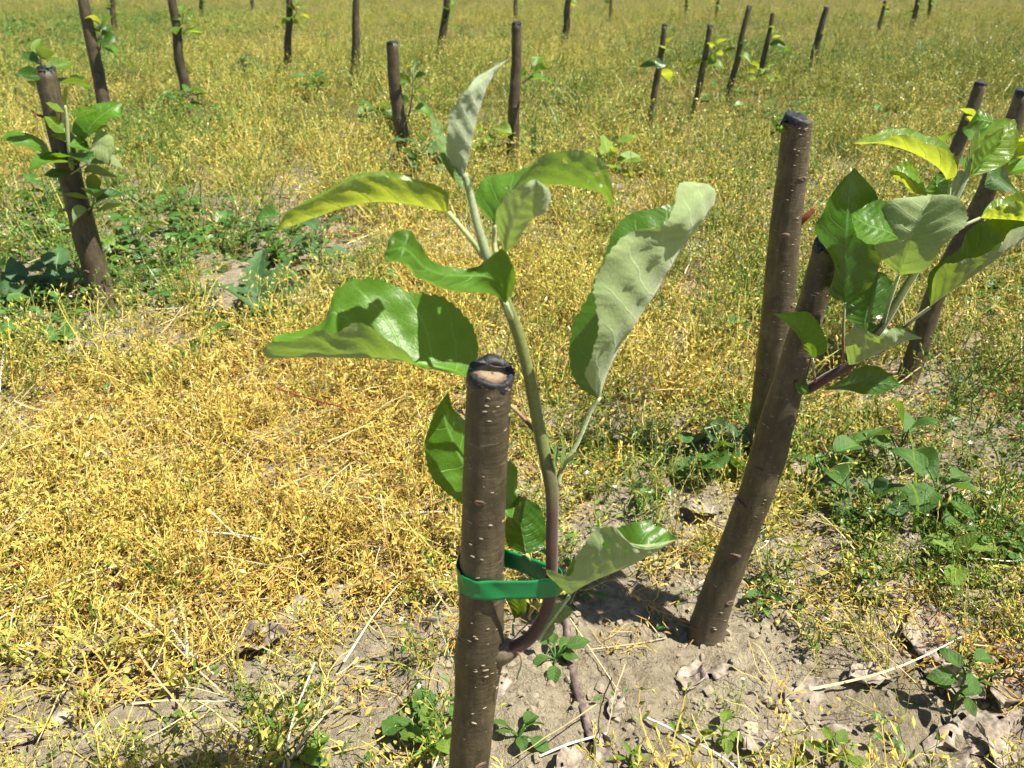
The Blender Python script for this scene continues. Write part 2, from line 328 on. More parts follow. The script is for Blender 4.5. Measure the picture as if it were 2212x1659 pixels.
# ------------------------------------------------------------------ mesh helpers
def mesh_obj(name, verts, faces, mats, uvs=None, midx=None, tint=None, smooth_shade=True, parent=None, origin=None, link=True):
    me = bpy.data.meshes.new(name)
    v = [tuple(p) for p in verts]
    if origin is not None: v = [(p[0] - origin[0], p[1] - origin[1], p[2] - origin[2]) for p in v]
    me.from_pydata(v, [], faces)
    for m in (mats if isinstance(mats, (list, tuple)) else [mats]): me.materials.append(m)
    if midx is not None: me.polygons.foreach_set('material_index', midx)
    if uvs is not None:
        l = me.uv_layers.new(name='UVMap'); flat = []
        for f in faces:
            for i in f: flat.extend(uvs[i])
        l.data.foreach_set('uv', flat)
    if tint is not None:
        a = me.attributes.new('tint', 'FLOAT', 'POINT'); a.data.foreach_set('value', tint)
    me.polygons.foreach_set('use_smooth', [smooth_shade] * len(me.polygons))
    me.update()
    o = bpy.data.objects.new(name, me)
    if link: COL.objects.link(o)
    if parent is not None: o.parent = parent
    elif origin is not None: o.location = origin
    return o
def tag(o, label=None, cat=None, group=None, kind=None):
    if label: o['label'] = label
    if cat: o['category'] = cat
    if group: o['group'] = group
    if kind: o['kind'] = kind
    return o
def thing(name, loc, label, cat, group=None):
    o = bpy.data.objects.new(name, None); COL.objects.link(o); o.location = loc; o.empty_display_size = 0.02
    return tag(o, label, cat, group)
def cr(pts, n):
    """Catmull-Rom through pts (any dimension), n samples"""
    P = np.array([list(p) for p in pts], float); k = len(P)
    if k == 2:
        t = np.linspace(0, 1, n)[:, None]; return P[0] * (1 - t) + P[1] * t
    P = np.vstack([2 * P[0] - P[1], P, 2 * P[-1] - P[-2]])
    t = np.linspace(0, k - 1 - 1e-9, n); i = t.astype(int); f = (t - i)[:, None]
    a, b, c, d = P[i], P[i + 1], P[i + 2], P[i + 3]
    return 0.5 * ((2 * b) + (c - a) * f + (2 * a - 5 * b + 4 * c - d) * f ** 2 + (3 * b - a - 3 * c + d) * f ** 3)
def tube(pts, radii, n=24, sides=12, bump=0.0, cap=True, seed=0, bfreq=60):
    """swept tube: returns verts, faces, uvs; uv = (metres along, fraction along)"""
    P = cr(pts, n); r = cr([[x] for x in radii], n)[:, 0]
    T = np.gradient(P, axis=0); T /= np.linalg.norm(T, axis=1)[:, None] + 1e-12
    up = np.array([0, 1, 0.0]) if abs(T[0][1]) < 0.9 else np.array([1.0, 0, 0])
    s = np.concatenate([[0], np.cumsum(np.linalg.norm(np.diff(P, axis=0), axis=1))])
    V = []; UV = []
    a = up - T[0] * up.dot(T[0]); a /= np.linalg.norm(a)
    for i in range(n):
        a = a - T[i] * a.dot(T[i]); a /= np.linalg.norm(a); b = np.cross(T[i], a)
        for j in range(sides):
            th = 2 * math.pi * j / sides
            rr = r[i]
            if bump: rr *= 1 + bump * float(fbm(np.array([s[i] * bfreq + seed]), np.array([2 * math.cos(th) + 2 * math.sin(th) + seed]), 1.0, 3)[0])
            V.append(P[i] + rr * (math.cos(th) * a + math.sin(th) * b)); UV.append((s[i], i / (n - 1)))
    F = []
    for i in range(n - 1):
        for j in range(sides):
            k = (j + 1) % sides
            F.append((i * sides + j, i * sides + k, (i + 1) * sides + k, (i + 1) * sides + j))
    if cap:
        F.append(tuple(range(sides - 1, -1, -1))); F.append(tuple((n - 1) * sides + j for j in range(sides)))
    return V, F, UV
def tube_obj(name, pts, radii, m, parent=None, origin=None, **kw):
    V, F, UV = tube(pts, radii, **kw)
    return mesh_obj(name, V, F, m, UV, parent=parent, origin=origin)

def leaf_patch(name, st, m, parent, origin, nu=44, nv=14, serr=0.045, teeth=26, bulge=0.12, holes=(), seed=0, wave=0.03, quilt=0.045):
    """leaf blade from stations (M, L, R) of 3D points, base to tip; L is on the left seen from the upper face"""
    Mi = cr([s[0] for s in st], nu); Le = cr([s[1] for s in st], nu); Ri = cr([s[2] for s in st], nu)
    rs = np.random.default_rng(seed + 5)
    V = []; UV = []
    ph = rs.random(4) * 6.28
    for i in range(nu):
        u = i / (nu - 1)
        for j in range(nv + 1):
            v = -1 + 2 * j / nv; w = abs(v)
            E = Le[i] if v < 0 else Ri[i]
            A = E - Mi[i]; p = Mi[i] + A * w
            # cross section bows outwards (the blade is a shallow trough, not a flat V)
            i0, i1 = max(i - 1, 0), min(i + 1, nu - 1)
            T = Mi[i1] - Mi[i0]; nrm = np.cross(A, T) if v > 0 else np.cross(T, A)
            ln = np.linalg.norm(nrm)
            if ln > 1e-12:
                nrm = nrm / ln; wd = np.linalg.norm(A)
                p = p - nrm * wd * bulge * 4 * w * (1 - w)
                p = p + nrm * wd * wave * w * w * (math.sin(u * 19 + ph[0 if v < 0 else 1]) + 0.6 * math.sin(u * 33 + ph[2 if v < 0 else 3]))
            if ln > 1e-12:
                q = (u * 8 - 1.7 * w ** 1.25 + (.45 if v > 0 else 0)) % 1.0
                p = p + nrm * wd * quilt * math.sin(math.pi * q) * 4 * w * (1 - w) * math.sin(math.pi * u)
                p = p + nrm * wd * .03 * math.sin(u * 27 + v * 7 + ph[0]) * math.sin(v * 9 + u * 11 + ph[1]) * min(1, 2 * w)
            if w > 0.86 and serr and 0.04 < u < 0.98:
                saw = (u * teeth + (0.3 if v < 0 else 0)) % 1.0
                p = p + A * serr * (saw - 0.6) * (w - 0.86) / 0.14 + T * 0.25 * serr * saw * (w - 0.86) / 0.14
            V.append(p); UV.append((u, (v + 1) / 2))
    F = []; c = nv + 1
    for i in range(nu - 1):
        for j in range(nv):
            u = (i + .5) / (nu - 1); v = -1 + 2 * (j + .5) / nv
            if any(((u - hu) / hr) ** 2 + ((v - hv) / (hr * 2.6)) ** 2 < 1 for hu, hv, hr in holes): continue
            F.append((i * c + j, i * c + j + 1, (i + 1) * c + j + 1, (i + 1) * c + j))
    return mesh_obj(name, V, F, m, UV, parent=parent, origin=origin)

def generic_leaf_mesh(name, ln, wd, m, shape='oval', curl=0.25, fold=0.35, nu=11, nv=4, lobes=0, lobe_amp=0.0, twist=0.0, seed=0):
    """leaf along +X from the origin, upper face +Z"""
    V = []; UV = []; rs = np.random.default_rng(seed); ph = rs.random(3) * 6
    for i in range(nu):
        u = i / (nu - 1)
        if shape == 'oval': h = (math.sin(math.pi * u ** 0.85)) ** 0.8
        elif shape == 'lance': h = math.sin(math.pi * u ** 0.7) ** 1.1
        elif shape == 'heart': h = max(0, (1 - u) ** 0.75) * min(1, 0.55 + u * 4) * (1.1 if u < 0.98 else 0)
        elif shape == 'round': h = math.sqrt(max(0, 1 - (2 * u - 1) ** 2))
        else: h = min(1, u * 8) * (1 - u) ** 0.5
        if lobes: h *= 1 + lobe_amp * math.sin(u * lobes * 6.283 + ph[0])
        ang = curl * (u ** 1.5); x = ln * (u * math.cos(ang * 0.8)); z = -ln * curl * 0.55 * u * u
        for j in range(nv + 1):
            v = -1 + 2 * j / nv; y = v * h * wd / 2
            zz = z + abs(v) * h * wd / 2 * fold + 0.05 * wd * math.sin(7 * u + ph[1] + 2 * v)
            back = -0.18 * ln * (abs(v) ** 2) * (1 - u) ** 6 if shape == 'heart' else 0
            tw = twist * u
            V.append((x + back, y * math.cos(tw) - (zz - z) * math.sin(tw), z + (zz - z) * math.cos(tw) + y * math.sin(tw))); UV.append((u, (v + 1) / 2))
    F = []; c = nv + 1
    for i in range(nu - 1):
        for j in range(nv): F.append((i * c + j, (i + 1) * c + j, (i + 1) * c + j + 1, i * c + j + 1))
    return mesh_obj(name, V, F, m, UV, link=False)
def place(o, parent, loc, az, pitch, roll=0, scale=1.0):
    """orient +X of o to azimuth az (from +X, ccw) raised by pitch"""
    o.rotation_euler = (Matrix.Rotation(az, 3, 'Z') @ Matrix.Rotation(-pitch, 3, 'Y') @ Matrix.Rotation(roll, 3, 'X')).to_euler()
    o.location = loc; o.scale = (scale,) * 3
    if parent is not None: o.parent = parent
    if o.name not in COL.objects: COL.objects.link(o)
    return o

# ------------------------------------------------------------------ ground
def axis(lo, hi, d, far_lo, far_hi, g=1.12):
    mid = list(np.arange(lo, hi, d)); a = []; s = d; p = lo
    while p > far_lo: s *= g; p -= s; a.append(p)
    b = []; s = d; p = mid[-1]
    while p < far_hi: s *= g; p += s; b.append(p)
    return np.array(a[::-1] + mid + b)
gx = axis(-0.5, 0.75, 0.0042, -90, 90); gy = axis(0.22, 1.0, 0.0042, -8, 140)
X, Y = np.meshgrid(gx, gy); Zg = height(X, Y)
nx, ny = len(gx), len(gy)
gv = np.stack([X, Y, Zg], -1).reshape(-1, 3)
ii, jj = np.meshgrid(np.arange(nx - 1), np.arange(ny - 1)); a0 = (jj * nx + ii).ravel()
gf = np.stack([a0, a0 + 1, a0 + nx + 1, a0 + nx], -1)
gm = bpy.data.meshes.new('ground'); gm.vertices.add(len(gv)); gm.vertices.foreach_set('co', gv.ravel())
gm.loops.add(gf.size); gm.loops.foreach_set('vertex_index', gf.ravel().astype(np.int32))
gm.polygons.add(len(gf)); gm.polygons.foreach_set('loop_start', np.arange(0, gf.size, 4, dtype=np.int32))
gm.polygons.foreach_set('use_smooth', np.ones(len(gf), bool)); gm.update(calc_edges=True); gm.validate()
gm.materials.append(MAT['soil'])
go = bpy.data.objects.new('ground', gm); COL.objects.link(go); tag(go, 'pale crumbly tan soil of the nursery field', 'soil', kind='structure')

# ------------------------------------------------------------------ ground cover: sprig models, then scattered
class MB:
    def __init__(s): s.v = []; s.f = []; s.m = []; s.t = []
    def add(s, vs, fs, m, t):
        k = len(s.v); s.v += [tuple(p) for p in vs]; s.f += [tuple(i + k for i in f) for f in fs]; s.m += [m] * len(fs); s.t += [t] * len(vs)
    def strand(s, pts, r0, r1, m, t):
        P = np.array(pts); n = len(P); vs = []
        for i in range(n):
            T = P[min(i + 1, n - 1)] - P[max(i - 1, 0)]; T = T / (np.linalg.norm(T) + 1e-9)
            a = np.cross(T, [0.3, 0.2, 1.0]); a /= np.linalg.norm(a) + 1e-9; b = np.cross(T, a); r = r0 + (r1 - r0) * i / (n - 1)
            for k in range(3): vs.append(P[i] + r * (math.cos(k * 2.094) * a + math.sin(k * 2.094) * b))
        fs = [(i * 3 + k, i * 3 + (k + 1) % 3, (i + 1) * 3 + (k + 1) % 3, (i + 1) * 3 + k) for i in range(n - 1) for k in range(3)]
        s.add(vs, fs, m, t)
    def leaflet(s, p, d, up, ln, wd, m, t):
        d = d / (np.linalg.norm(d) + 1e-9); a = np.cross(d, up); a /= np.linalg.norm(a) + 1e-9; n = np.cross(a, d)
        e = [p, p + d * ln * .38 + a * wd / 2 + n * wd * .18, p + d * ln * .75 + a * wd * .36 + n * wd * .1, p + d * ln - n * ln * .12, p + d * ln * .75 - a * wd * .36 + n * wd * .1, p + d * ln * .38 - a * wd / 2 + n * wd * .18, p + d * ln * .55 - n * wd * .05]
        s.add(e, [(0, 1, 6), (1, 2, 6), (2, 3, 6), (3, 4, 6), (4, 5, 6), (5, 0, 6)], m, t)
    def pod(s, p, d, ln, wd, m, t):
        d = d / (np.linalg.norm(d) + 1e-9); a = np.cross(d, [0.2, 0.5, 1]); a /= np.linalg.norm(a) + 1e-9; b = np.cross(d, a)
        c = p + d * ln * .45
        s.add([p, c + a * wd / 2, c + b * wd / 2, c - a * wd / 2, c - b * wd / 2, p + d * ln], [(0, 2, 1), (0, 3, 2), (0, 4, 3), (0, 1, 4), (5, 1, 2), (5, 2, 3), (5, 3, 4), (5, 4, 1)], m, t)
    def obj(s, name, mats):
        return mesh_obj(name, s.v, s.f, mats, None, s.m, s.t, link=False, smooth_shade=False)
def rvec(rs): v = rs.normal(size=3); return v / np.linalg.norm(v)
def sprig(seed, stems=(4, 7), height_=(0.025, 0.055), leaf=(0.0055, 0.0095), pods=2, flower=0.0, lean=1.0, lw=0.36):
    rs = np.random.default_rng(seed); b = MB()
    for _ in range(rs.integers(*stems)):
        az = rs.random() * 6.283; ln = rs.uniform(*height_); tilt = rs.uniform(0.15, 1.05) * lean
        p = np.array([rs.normal() * .006, rs.normal() * .006, -0.002]); d = np.array([math.cos(az) * math.sin(tilt), math.sin(az) * math.sin(tilt), math.cos(tilt)])
        pts = [p]; n = 5
        for k in range(n):
            d = d + rvec(rs) * .22 + np.array([0, 0, .06]); d /= np.linalg.norm(d); p = p + d * ln / n; pts.append(p)
            t = rs.random()
            if k >= 0:
                q = np.cross(d, rvec(rs)); q /= np.linalg.norm(q)
                for sgn in (1, -1):
                    if rs.random() < .68:
                        l = rs.uniform(*leaf) * (1.2 - .12 * k) * rs.uniform(.6, 1.15); b.leaflet(p, sgn * q + d * rs.uniform(.2, .9) + rvec(rs) * .25, np.array([0, 0, 1.0]) + rvec(rs) * .5, l, l * rs.uniform(lw * .55, lw * 1.3), 1, rs.random())
        b.strand(pts, .00065, .00038, 0, rs.random())
        for _k in range(rs.poisson(pods)):
            q = d + rvec(rs) * .9; q /= np.linalg.norm(q); l = rs.uniform(.004, .012); e = p + q * l
            b.strand([p, p + q * l * .5 + rvec(rs) * .0008, e], .00022, .00018, 0, rs.random()); b.pod(e, q + rvec(rs) * .4, rs.uniform(.0045, .0075), rs.uniform(.0018, .0028), 2, rs.random())
        if rs.random() < flower:
            for k in range(5):
                an = k * 1.257; b.leaflet(p + d * .001, np.array([math.cos(an), math.sin(an), .35]), np.array([0, 0, 1.0]), .0032, .0016, 3, .5)
    return b
def mat_patch(seed):
    rs = np.random.default_rng(seed); b = MB()
    for _ in range(16):
        az = rs.random() * 6.283; p = np.array([rs.normal() * .014, rs.normal() * .014, rs.uniform(0, .008)]); pts = [p]; d = np.array([math.cos(az), math.sin(az), rs.uniform(-.1, .35)])
        for k in range(5): d = d + rvec(rs) * .45; d[2] *= .7; d /= np.linalg.norm(d); p = p + d * rs.uniform(.003, .009); pts.append(p)
        b.strand(pts, .0004, .0003, 0, rs.random())
    for _ in range(26):
        p = np.array([rs.normal() * .016, rs.normal() * .016, rs.uniform(.0005, .01)]); l = rs.uniform(.003, .007)
        b.leaflet(p, rvec(rs) * np.array([1, 1, .35]), np.array([0, 0, 1]) + rvec(rs) * .7, l, l * rs.uniform(.25, .6), 0 if rs.random() < .5 else 1, rs.random())
    return b
def straw_strand(seed):
    rs = np.random.default_rng(seed); b = MB(); ln = rs.uniform(.05, .13); p = np.array([-ln / 2, 0, .004]); d = np.array([1, 0, rs.uniform(-.02, .25)]); pts = [p]
    for k in range(8): d = d + rvec(rs) * .10 + np.array([0, 0, -.03]); d /= np.linalg.norm(d); p = p + d * ln / 8; p[2] = max(p[2], .002); pts.append(p)
    b.strand(pts, rs.uniform(.0005, .0011), .0004, 0, .5); return b
def crumb(seed):
    rs = np.random.default_rng(seed); import bmesh
    bm = bmesh.new(); bmesh.ops.create_icosphere(bm, subdivisions=1, radius=1)
    for v in bm.verts: v.co *= rs.uniform(.65, 1.2)
    me = bpy.data.meshes.new('soil_crumb'); bm.to_mesh(me); bm.free(); me.materials.append(MAT['crumb'])
    for v in me.vertices: v.co.z *= .7
    return bpy.data.objects.new('soil_crumb', me)
def weedlet(seed):
    rs = np.random.default_rng(seed); b = MB(); n = rs.integers(4, 8)
    for k in range(n):
        az = k * 2.4 + rs.normal() * .3; ln = rs.uniform(.009, .022); base = np.array([0, 0, 0.001]); st = rs.uniform(.010, .034); d = np.array([math.cos(az), math.sin(az), rs.uniform(.5, 1.6)]); d /= np.linalg.norm(d)
        p = base + d * st; b.strand([base, base + d * st * .5 + rvec(rs) * .001, p], .0005, .0004, 0, .9)
        d2 = np.array([math.cos(az), math.sin(az), rs.uniform(-.3, .4)]); a = np.array([-math.sin(az), math.cos(az), 0]); d2 /= np.linalg.norm(d2); up = np.cross(d2, a); wd = ln * rs.uniform(.45, .85); vs = []; fs = []
        nu = 5
        for i in range(nu):
            u = i / (nu - 1); h = math.sin(math.pi * min(1, u * .93 + .05)) ** .7 * wd / 2 * (1 + .15 * rs.normal())
            for j in (-1, 0, 1): vs.append(p + d2 * ln * u + a * j * h + up * (abs(j) * h * .35 - u * u * ln * .25))
        for i in range(nu - 1):
            for j in range(2): fs.append((i * 3 + j, (i + 1) * 3 + j, (i + 1) * 3 + j + 1, i * 3 + j + 1))
        b.add(vs, fs, 1, rs.random())
    return b

def variants(prefix, objs):
    c = bpy.data.collections.new(prefix)
    for i, o in enumerate(objs): o.name = '%s_%02d' % (prefix, i); c.objects.link(o)
    return c
def scatter(name, pts, rots, scl, hue, coll, nvar, label, cat):
    n = len(pts); me = bpy.data.meshes.new(name); me.vertices.add(n); me.vertices.foreach_set('co', np.asarray(pts, np.float32).ravel())
    for nm, ty, key, arr in (('rot', 'FLOAT_VECTOR', 'vector', rots), ('scl', 'FLOAT', 'value', scl), ('hue', 'FLOAT', 'value', hue)):
        at = me.attributes.new(nm, ty, 'POINT'); at.data.foreach_set(key, np.asarray(arr, np.float32).ravel())
    at = me.attributes.new('idx', 'INT', 'POINT'); at.data.foreach_set('value', rng.integers(0, nvar, n).astype(np.int32))
    o = bpy.data.objects.new(name, me); COL.objects.link(o); tag(o, label, cat, kind='stuff')
    g = bpy.data.node_groups.new(name, 'GeometryNodeTree')
    g.interface.new_socket('Geometry', in_out='INPUT', socket_type='NodeSocketGeometry'); g.interface.new_socket('Geometry', in_out='OUTPUT', socket_type='NodeSocketGeometry')
    gi = g.nodes.new('NodeGroupInput'); gout = g.nodes.new('NodeGroupOutput'); ip = g.nodes.new('GeometryNodeInstanceOnPoints'); ci = g.nodes.new('GeometryNodeCollectionInfo')
    ci.inputs['Collection'].default_value = coll; ci.inputs['Separate Children'].default_value = True; ci.inputs['Reset Children'].default_value = True
    def attr(nm, ty):
        a = g.nodes.new('GeometryNodeInputNamedAttribute'); a.data_type = ty; a.inputs['Name'].default_value = nm; return a.outputs[0]
    e = g.nodes.new('FunctionNodeEulerToRotation'); g.links.new(attr('rot', 'FLOAT_VECTOR'), e.inputs[0])
    g.links.new(gi.outputs[0], ip.inputs['Points']); g.links.new(ci.outputs[0], ip.inputs['Instance']); ip.inputs['Pick Instance'].default_value = True
    g.links.new(attr('idx', 'INT'), ip.inputs['Instance Index']); g.links.new(e.outputs[0], ip.inputs['Rotation']); g.links.new(attr('scl', 'FLOAT'), ip.inputs['Scale'])
    g.links.new(ip.outputs[0], gout.inputs[0])
    md = o.modifiers.new('scatter', 'NODES'); md.node_group = g
    return o
def band(y0, y1, dens, margin=0.25):
    """random ground points in the wedge the view covers (a little wider)"""
    slope = 0.68; A = slope * (y1 ** 2 - y0 ** 2) + 2 * margin * (y1 - y0); n = int(A * dens)
    y = np.sqrt(rng.random(n) * (y1 ** 2 - y0 ** 2) + y0 ** 2) if y0 > 0 else y0 + rng.random(n) * (y1 - y0)
    x = (rng.random(n) * 2 - 1) * (slope * np.maximum(y, .3) + margin)
    return x, y
def build_cover():
    cm = [MAT['cstem'], MAT['cover'], MAT['pod'], MAT['white']]
    V1 = variants('dry_sprig', [sprig(100 + i, pods=2.2).obj('s', cm) for i in range(18)])
    V2 = variants('green_sprig', [sprig(200 + i, stems=(4, 7), height_=(.03, .06), leaf=(.007, .011), pods=.8, flower=.12, lw=.42).obj('s', cm) for i in range(12)])
    V3 = variants('litter_patch', [mat_patch(300 + i).obj('s', [MAT['cstem'], MAT['litter']]) for i in range(10)])
    V4 = variants('straw_strand', [straw_strand(400 + i).obj('s', [MAT['straw']]) for i in range(14)])
    V5 = variants('soil_crumb', [crumb(500 + i) for i in range(10)])
    V6 = variants('weedlet', [weedlet(600 + i).obj('s', [MAT['weed'], MAT['weed']]) for i in range(10)])
    tall = variants('seed_sprig', [sprig(700 + i, stems=(4, 7), height_=(.05, .095), leaf=(.005, .008), pods=3.2, lean=.7).obj('s', cm) for i in range(14)])
    def info(x, y):
        px, py = project(x, y); bare = np.maximum(bare_at(x, y), region(CLEAR, px, py)); gr = np.clip(region(GREEN, px, py) + .5 * fbm(x, y, 6, 3) , 0, 1); gd = region(GOLD, px, py)
        gr = np.where(y > 1.6, np.clip(gr * .8 + 1.2 * fbm(x + 40, y, 1.6, 3), 0, 1), gr)
        return px, py, bare, gr, gd
    def finish(x, y, smin, smax, tilt=.25, dz=0.0):
        n = len(x); z = height(x, y) + dz
        rot = np.stack([rng.normal(size=n) * tilt, rng.normal(size=n) * tilt, rng.random(n) * 6.283], -1)
        return np.stack([x, y, z], -1), rot, rng.uniform(smin, smax, n)
    # dry yellow sprigs, thinning out on bare soil
    P = []
    for (y0, y1, de, s0, s1) in ((.18, .8, 4400, .55, 1.3), (.8, 1.4, 3200, .9, 1.4), (1.4, 2.8, 1150, 1.25, 1.9), (2.8, 6, 380, 1.45, 2.2), (6, 14, 90, 1.6, 2.4), (14, 45, 18, 1.6, 2.6)):
        x, y = band(y0, y1, de); px, py, ba, gr, gd = info(x, y)
        clump = np.clip(np.where(y < 1.4, .55, .42) + 3.0 * fbm(x, y, 9 if y1 < 3 else 3, 3), np.where(y < 1.3, .36, .14), 1)
        keep = rng.random(len(x)) < (1 - ba * 1.15) * clump * (1 - .7 * gr * (y < 2.2)); x, y, gr, gd = x[keep], y[keep], gr[keep], gd[keep]
        pts, rot, sc = finish(x, y, s0, s1)
        hue = .63 + .13 * np.clip((y - .6) / 2, -1, 1) - .22 * gd + .36 * gr + .30 * fbm(x, y, 3.0 if y1 < 3 else .7, 3) + rng.normal(size=len(x)) * .05
        sc *= np.where(y < 1.2, .85 + .3 * rng.random(len(x)), 1)
        P.append((pts, rot, sc, hue))
    P = [np.concatenate(k) for k in zip(*P)]; half = rng.random(len(P[0])) < .55
    scatter('dry_chickweed', P[0][half], P[1][half], P[2][half], np.clip(P[3][half], .05, 1), V1, 18, 'dry yellow low weeds covering the nursery field', 'weeds')
    o = ~half; near = P[0][o][:, 1] < .8; s2 = P[2][o] * np.where(near, .62, .9)
    scatter('seeding_weed', P[0][o], P[1][o], s2, np.clip(P[3][o] - .03, .05, 1), tall, 14, 'thin dry weed stalks tipped with pale seed pods', 'weeds')
    # green sprigs
    P = []
    for (y0, y1, de, s0, s1) in ((.18, 1.3, 3000, .5, .95), (1.3, 3, 700, .7, 1.2), (3, 10, 120, 1, 1.6)):
        x, y = band(y0, y1, de); px, py, ba, gr, gd = info(x, y)
        keep = rng.random(len(x)) < np.clip(gr * 1.1, .05, 1) * (1 - .72 * ba) * np.clip(.5 + 2.5 * fbm(x + 9, y, 12, 2), 0, 1); x, y = x[keep], y[keep]
        pts, rot, sc = finish(x, y, s0, s1); P.append((pts, rot, sc, np.clip(.84 + rng.normal(size=len(x)) * .07, .6, 1)))
    P = [np.concatenate(k) for k in zip(*P)]
    scatter('green_chickweed', *P, V2, 12, 'fresh green chickweed growing between the dry weeds', 'weeds')
    # golden brown litter mat
    P = []
    for (y0, y1, de) in ((.18, 1.3, 3800), (1.3, 3, 900)):
        x, y = band(y0, y1, de); px, py, ba, gr, gd = info(x, y); keep = rng.random(len(x)) < (1 - .93 * ba) * (.25 + .9 * gd) * (1 - .6 * gr); x, y, gd = x[keep], y[keep], gd[keep]
        pts, rot, sc = finish(x, y, .7, 1.3, .12); P.append((pts, rot, sc, np.clip(.40 - .12 * gd + rng.normal(size=len(x)) * .1, .05, .7)))
    P = [np.concatenate(k) for k in zip(*P)]
    scatter('plant_litter', *P, V3, 10, 'matted golden brown dead stems lying on the soil', 'litter')
    # straw strands
    x, y = band(.2, 1.8, 1500); px, py, ba, gr, gd = info(x, y); keep = rng.random(len(x)) < (.14 + .6 * region([(350, 1150, 560, 380, 1), (700, 1200, 360, 260, .8)], px, py)) * (1 - .3 * ba); x, y = x[keep], y[keep]
    pts, rot, sc = finish(x, y, .3, 1.1, .16, .016); scatter('straw', pts, rot, sc, np.full(len(x), .5), V4, 14, 'loose bent yellow straw strewn over the dry weeds', 'straw')
    # soil crumbs
    x, y = band(.2, 1.15, 80000); ba = bare_at(x, y); keep = rng.random(len(x)) < np.clip(ba - .25, 0, 1) * 1.2 * np.clip(.5 + 2 * fbm(x, y, 25, 2), 0.05, 1); x, y = x[keep], y[keep]
    pts, rot, sc = finish(x, y, 0, 1, 1.5); sc = .0007 + .0045 * rng.random(len(x)) ** 4.5
    scatter('soil_crumbs', pts, rot, sc, np.full(len(x), .5), V5, 10, 'small crumbs of tan soil between the trees', 'soil')
    # small broad-leaved seedlings
    P = []
    for (y0, y1, de, s0, s1) in ((.2, .9, 420, .3, .65), (.9, 1.6, 520, .9, 1.6), (1.6, 3.2, 240, 1.1, 2.1), (3.2, 14, 30, 1.6, 3.2)):
        x, y = band(y0, y1, de); px, py, ba, gr, gd = info(x, y); keep = rng.random(len(x)) < np.clip(gr * 1.3 - .1, 0.02, 1) * (1 - .6 * ba); x, y = x[keep], y[keep]
        pts, rot, sc = finish(x, y, s0, s1, .2, .004); P.append((pts, rot, sc, np.full(len(x), .95)))
    P = [np.concatenate(k) for k in zip(*P)]
    scatter('broadleaf_seedlings', *P, V6, 10, 'small dark green broad-leaved seedlings scattered among the weeds', 'weeds')
build_cover()
# ------------------------------------------------------------------ coordinate frames of the close-up studies -> picture coordinates
def frame(x0, y0, k): return lambda x, y: (x0 + x * k, y0 + y * k)
Z1 = frame(553.0, 86.4, .4687); Z2 = frame(864, 743, .2969); Z3 = frame(864, 1166.4, .2969); Z4 = frame(1468.8, 190, .4479); Z7 = frame(553, 570.4, .2344); ZB = frame(51.8, 121, .1562); PX = frame(0, 0, 1)

def wax_cap(tree, org, top, axis_, r, seed=0, open_wood=False, skirt=0.006, raise_=0.002):
    """black wax over the cut end: outer skirt with a ragged lower edge, a rim and a top (open: a ring round bare wood)"""
    ax = Vector(axis_).normalized(); a = ax.cross(Vector((0, 1, 0))).normalized(); b = a.cross(ax)   # b points away from the camera
    rs = np.random.default_rng(seed); S = 32; V = []; F = []
    def ring(rad, h, jit=0.0, back=0.0):
        for j in range(S):
            th = 2 * math.pi * j / S; bk = math.sin(th)
            hh = h + jit * ((rs.random() - .5) * .5 + .5 * math.sin(3 * th + seed) * math.sin(5 * th + 2 + seed)) + back * max(0, bk + .25 * math.sin(4 * th + seed)) ** 1.0
            V.append(top + (a * math.cos(th) + b * math.sin(th)) * (rad * (1 + .02 * rs.normal() + (.10 * math.sin(3 * th + 1) - .16 * max(0, bk) + .05 * rs.normal() if rad < r * .9 and open_wood else 0))) + ax * hh)
    ring(r * 1.01, -skirt, skirt * 1.5); ring(r * 1.035, -skirt * .35); ring(r * 1.035, raise_ * .3, .0004, raise_); ring(r * .95, raise_ * .8, .0006, raise_ * 1.3)
    if open_wood: ring(r * .80, raise_ * .55, 0, raise_ * .6); ring(r * .74, .0004)
    else: ring(r * .55, raise_ * .55, .0006); ring(r * .1, raise_ * .45)
    n = len(V) // S
    for i in range(n - 1):
        for j in range(S): k = (j + 1) % S; F.append((i * S + j, i * S + k, (i + 1) * S + k, (i + 1) * S + j))
    if not open_wood: F.append(tuple((n - 1) * S + j for j in range(S)))
    c = mesh_obj('wax_cap', V, F, MAT['wax'], parent=tree, origin=org)
    if open_wood:
        V = []; F = []; UVw = []
        for q, rad in enumerate((.86, .6, .3, .02)):
            for j in range(S): th = 2 * math.pi * j / S; UVw.append((rad, j / S)); V.append(top + (a * math.cos(th) + b * math.sin(th)) * r * rad + ax * (.0008 + .0003 * rs.normal()))
        for i in range(3):
            for j in range(S): k = (j + 1) % S; F.append((i * S + j, i * S + k, (i + 1) * S + k, (i + 1) * S + j))
        F.append(tuple(3 * S + j for j in range(S)))
        mesh_obj('cut_wood', V, F, MAT['wood'], UVw, parent=tree, origin=org)
    return c

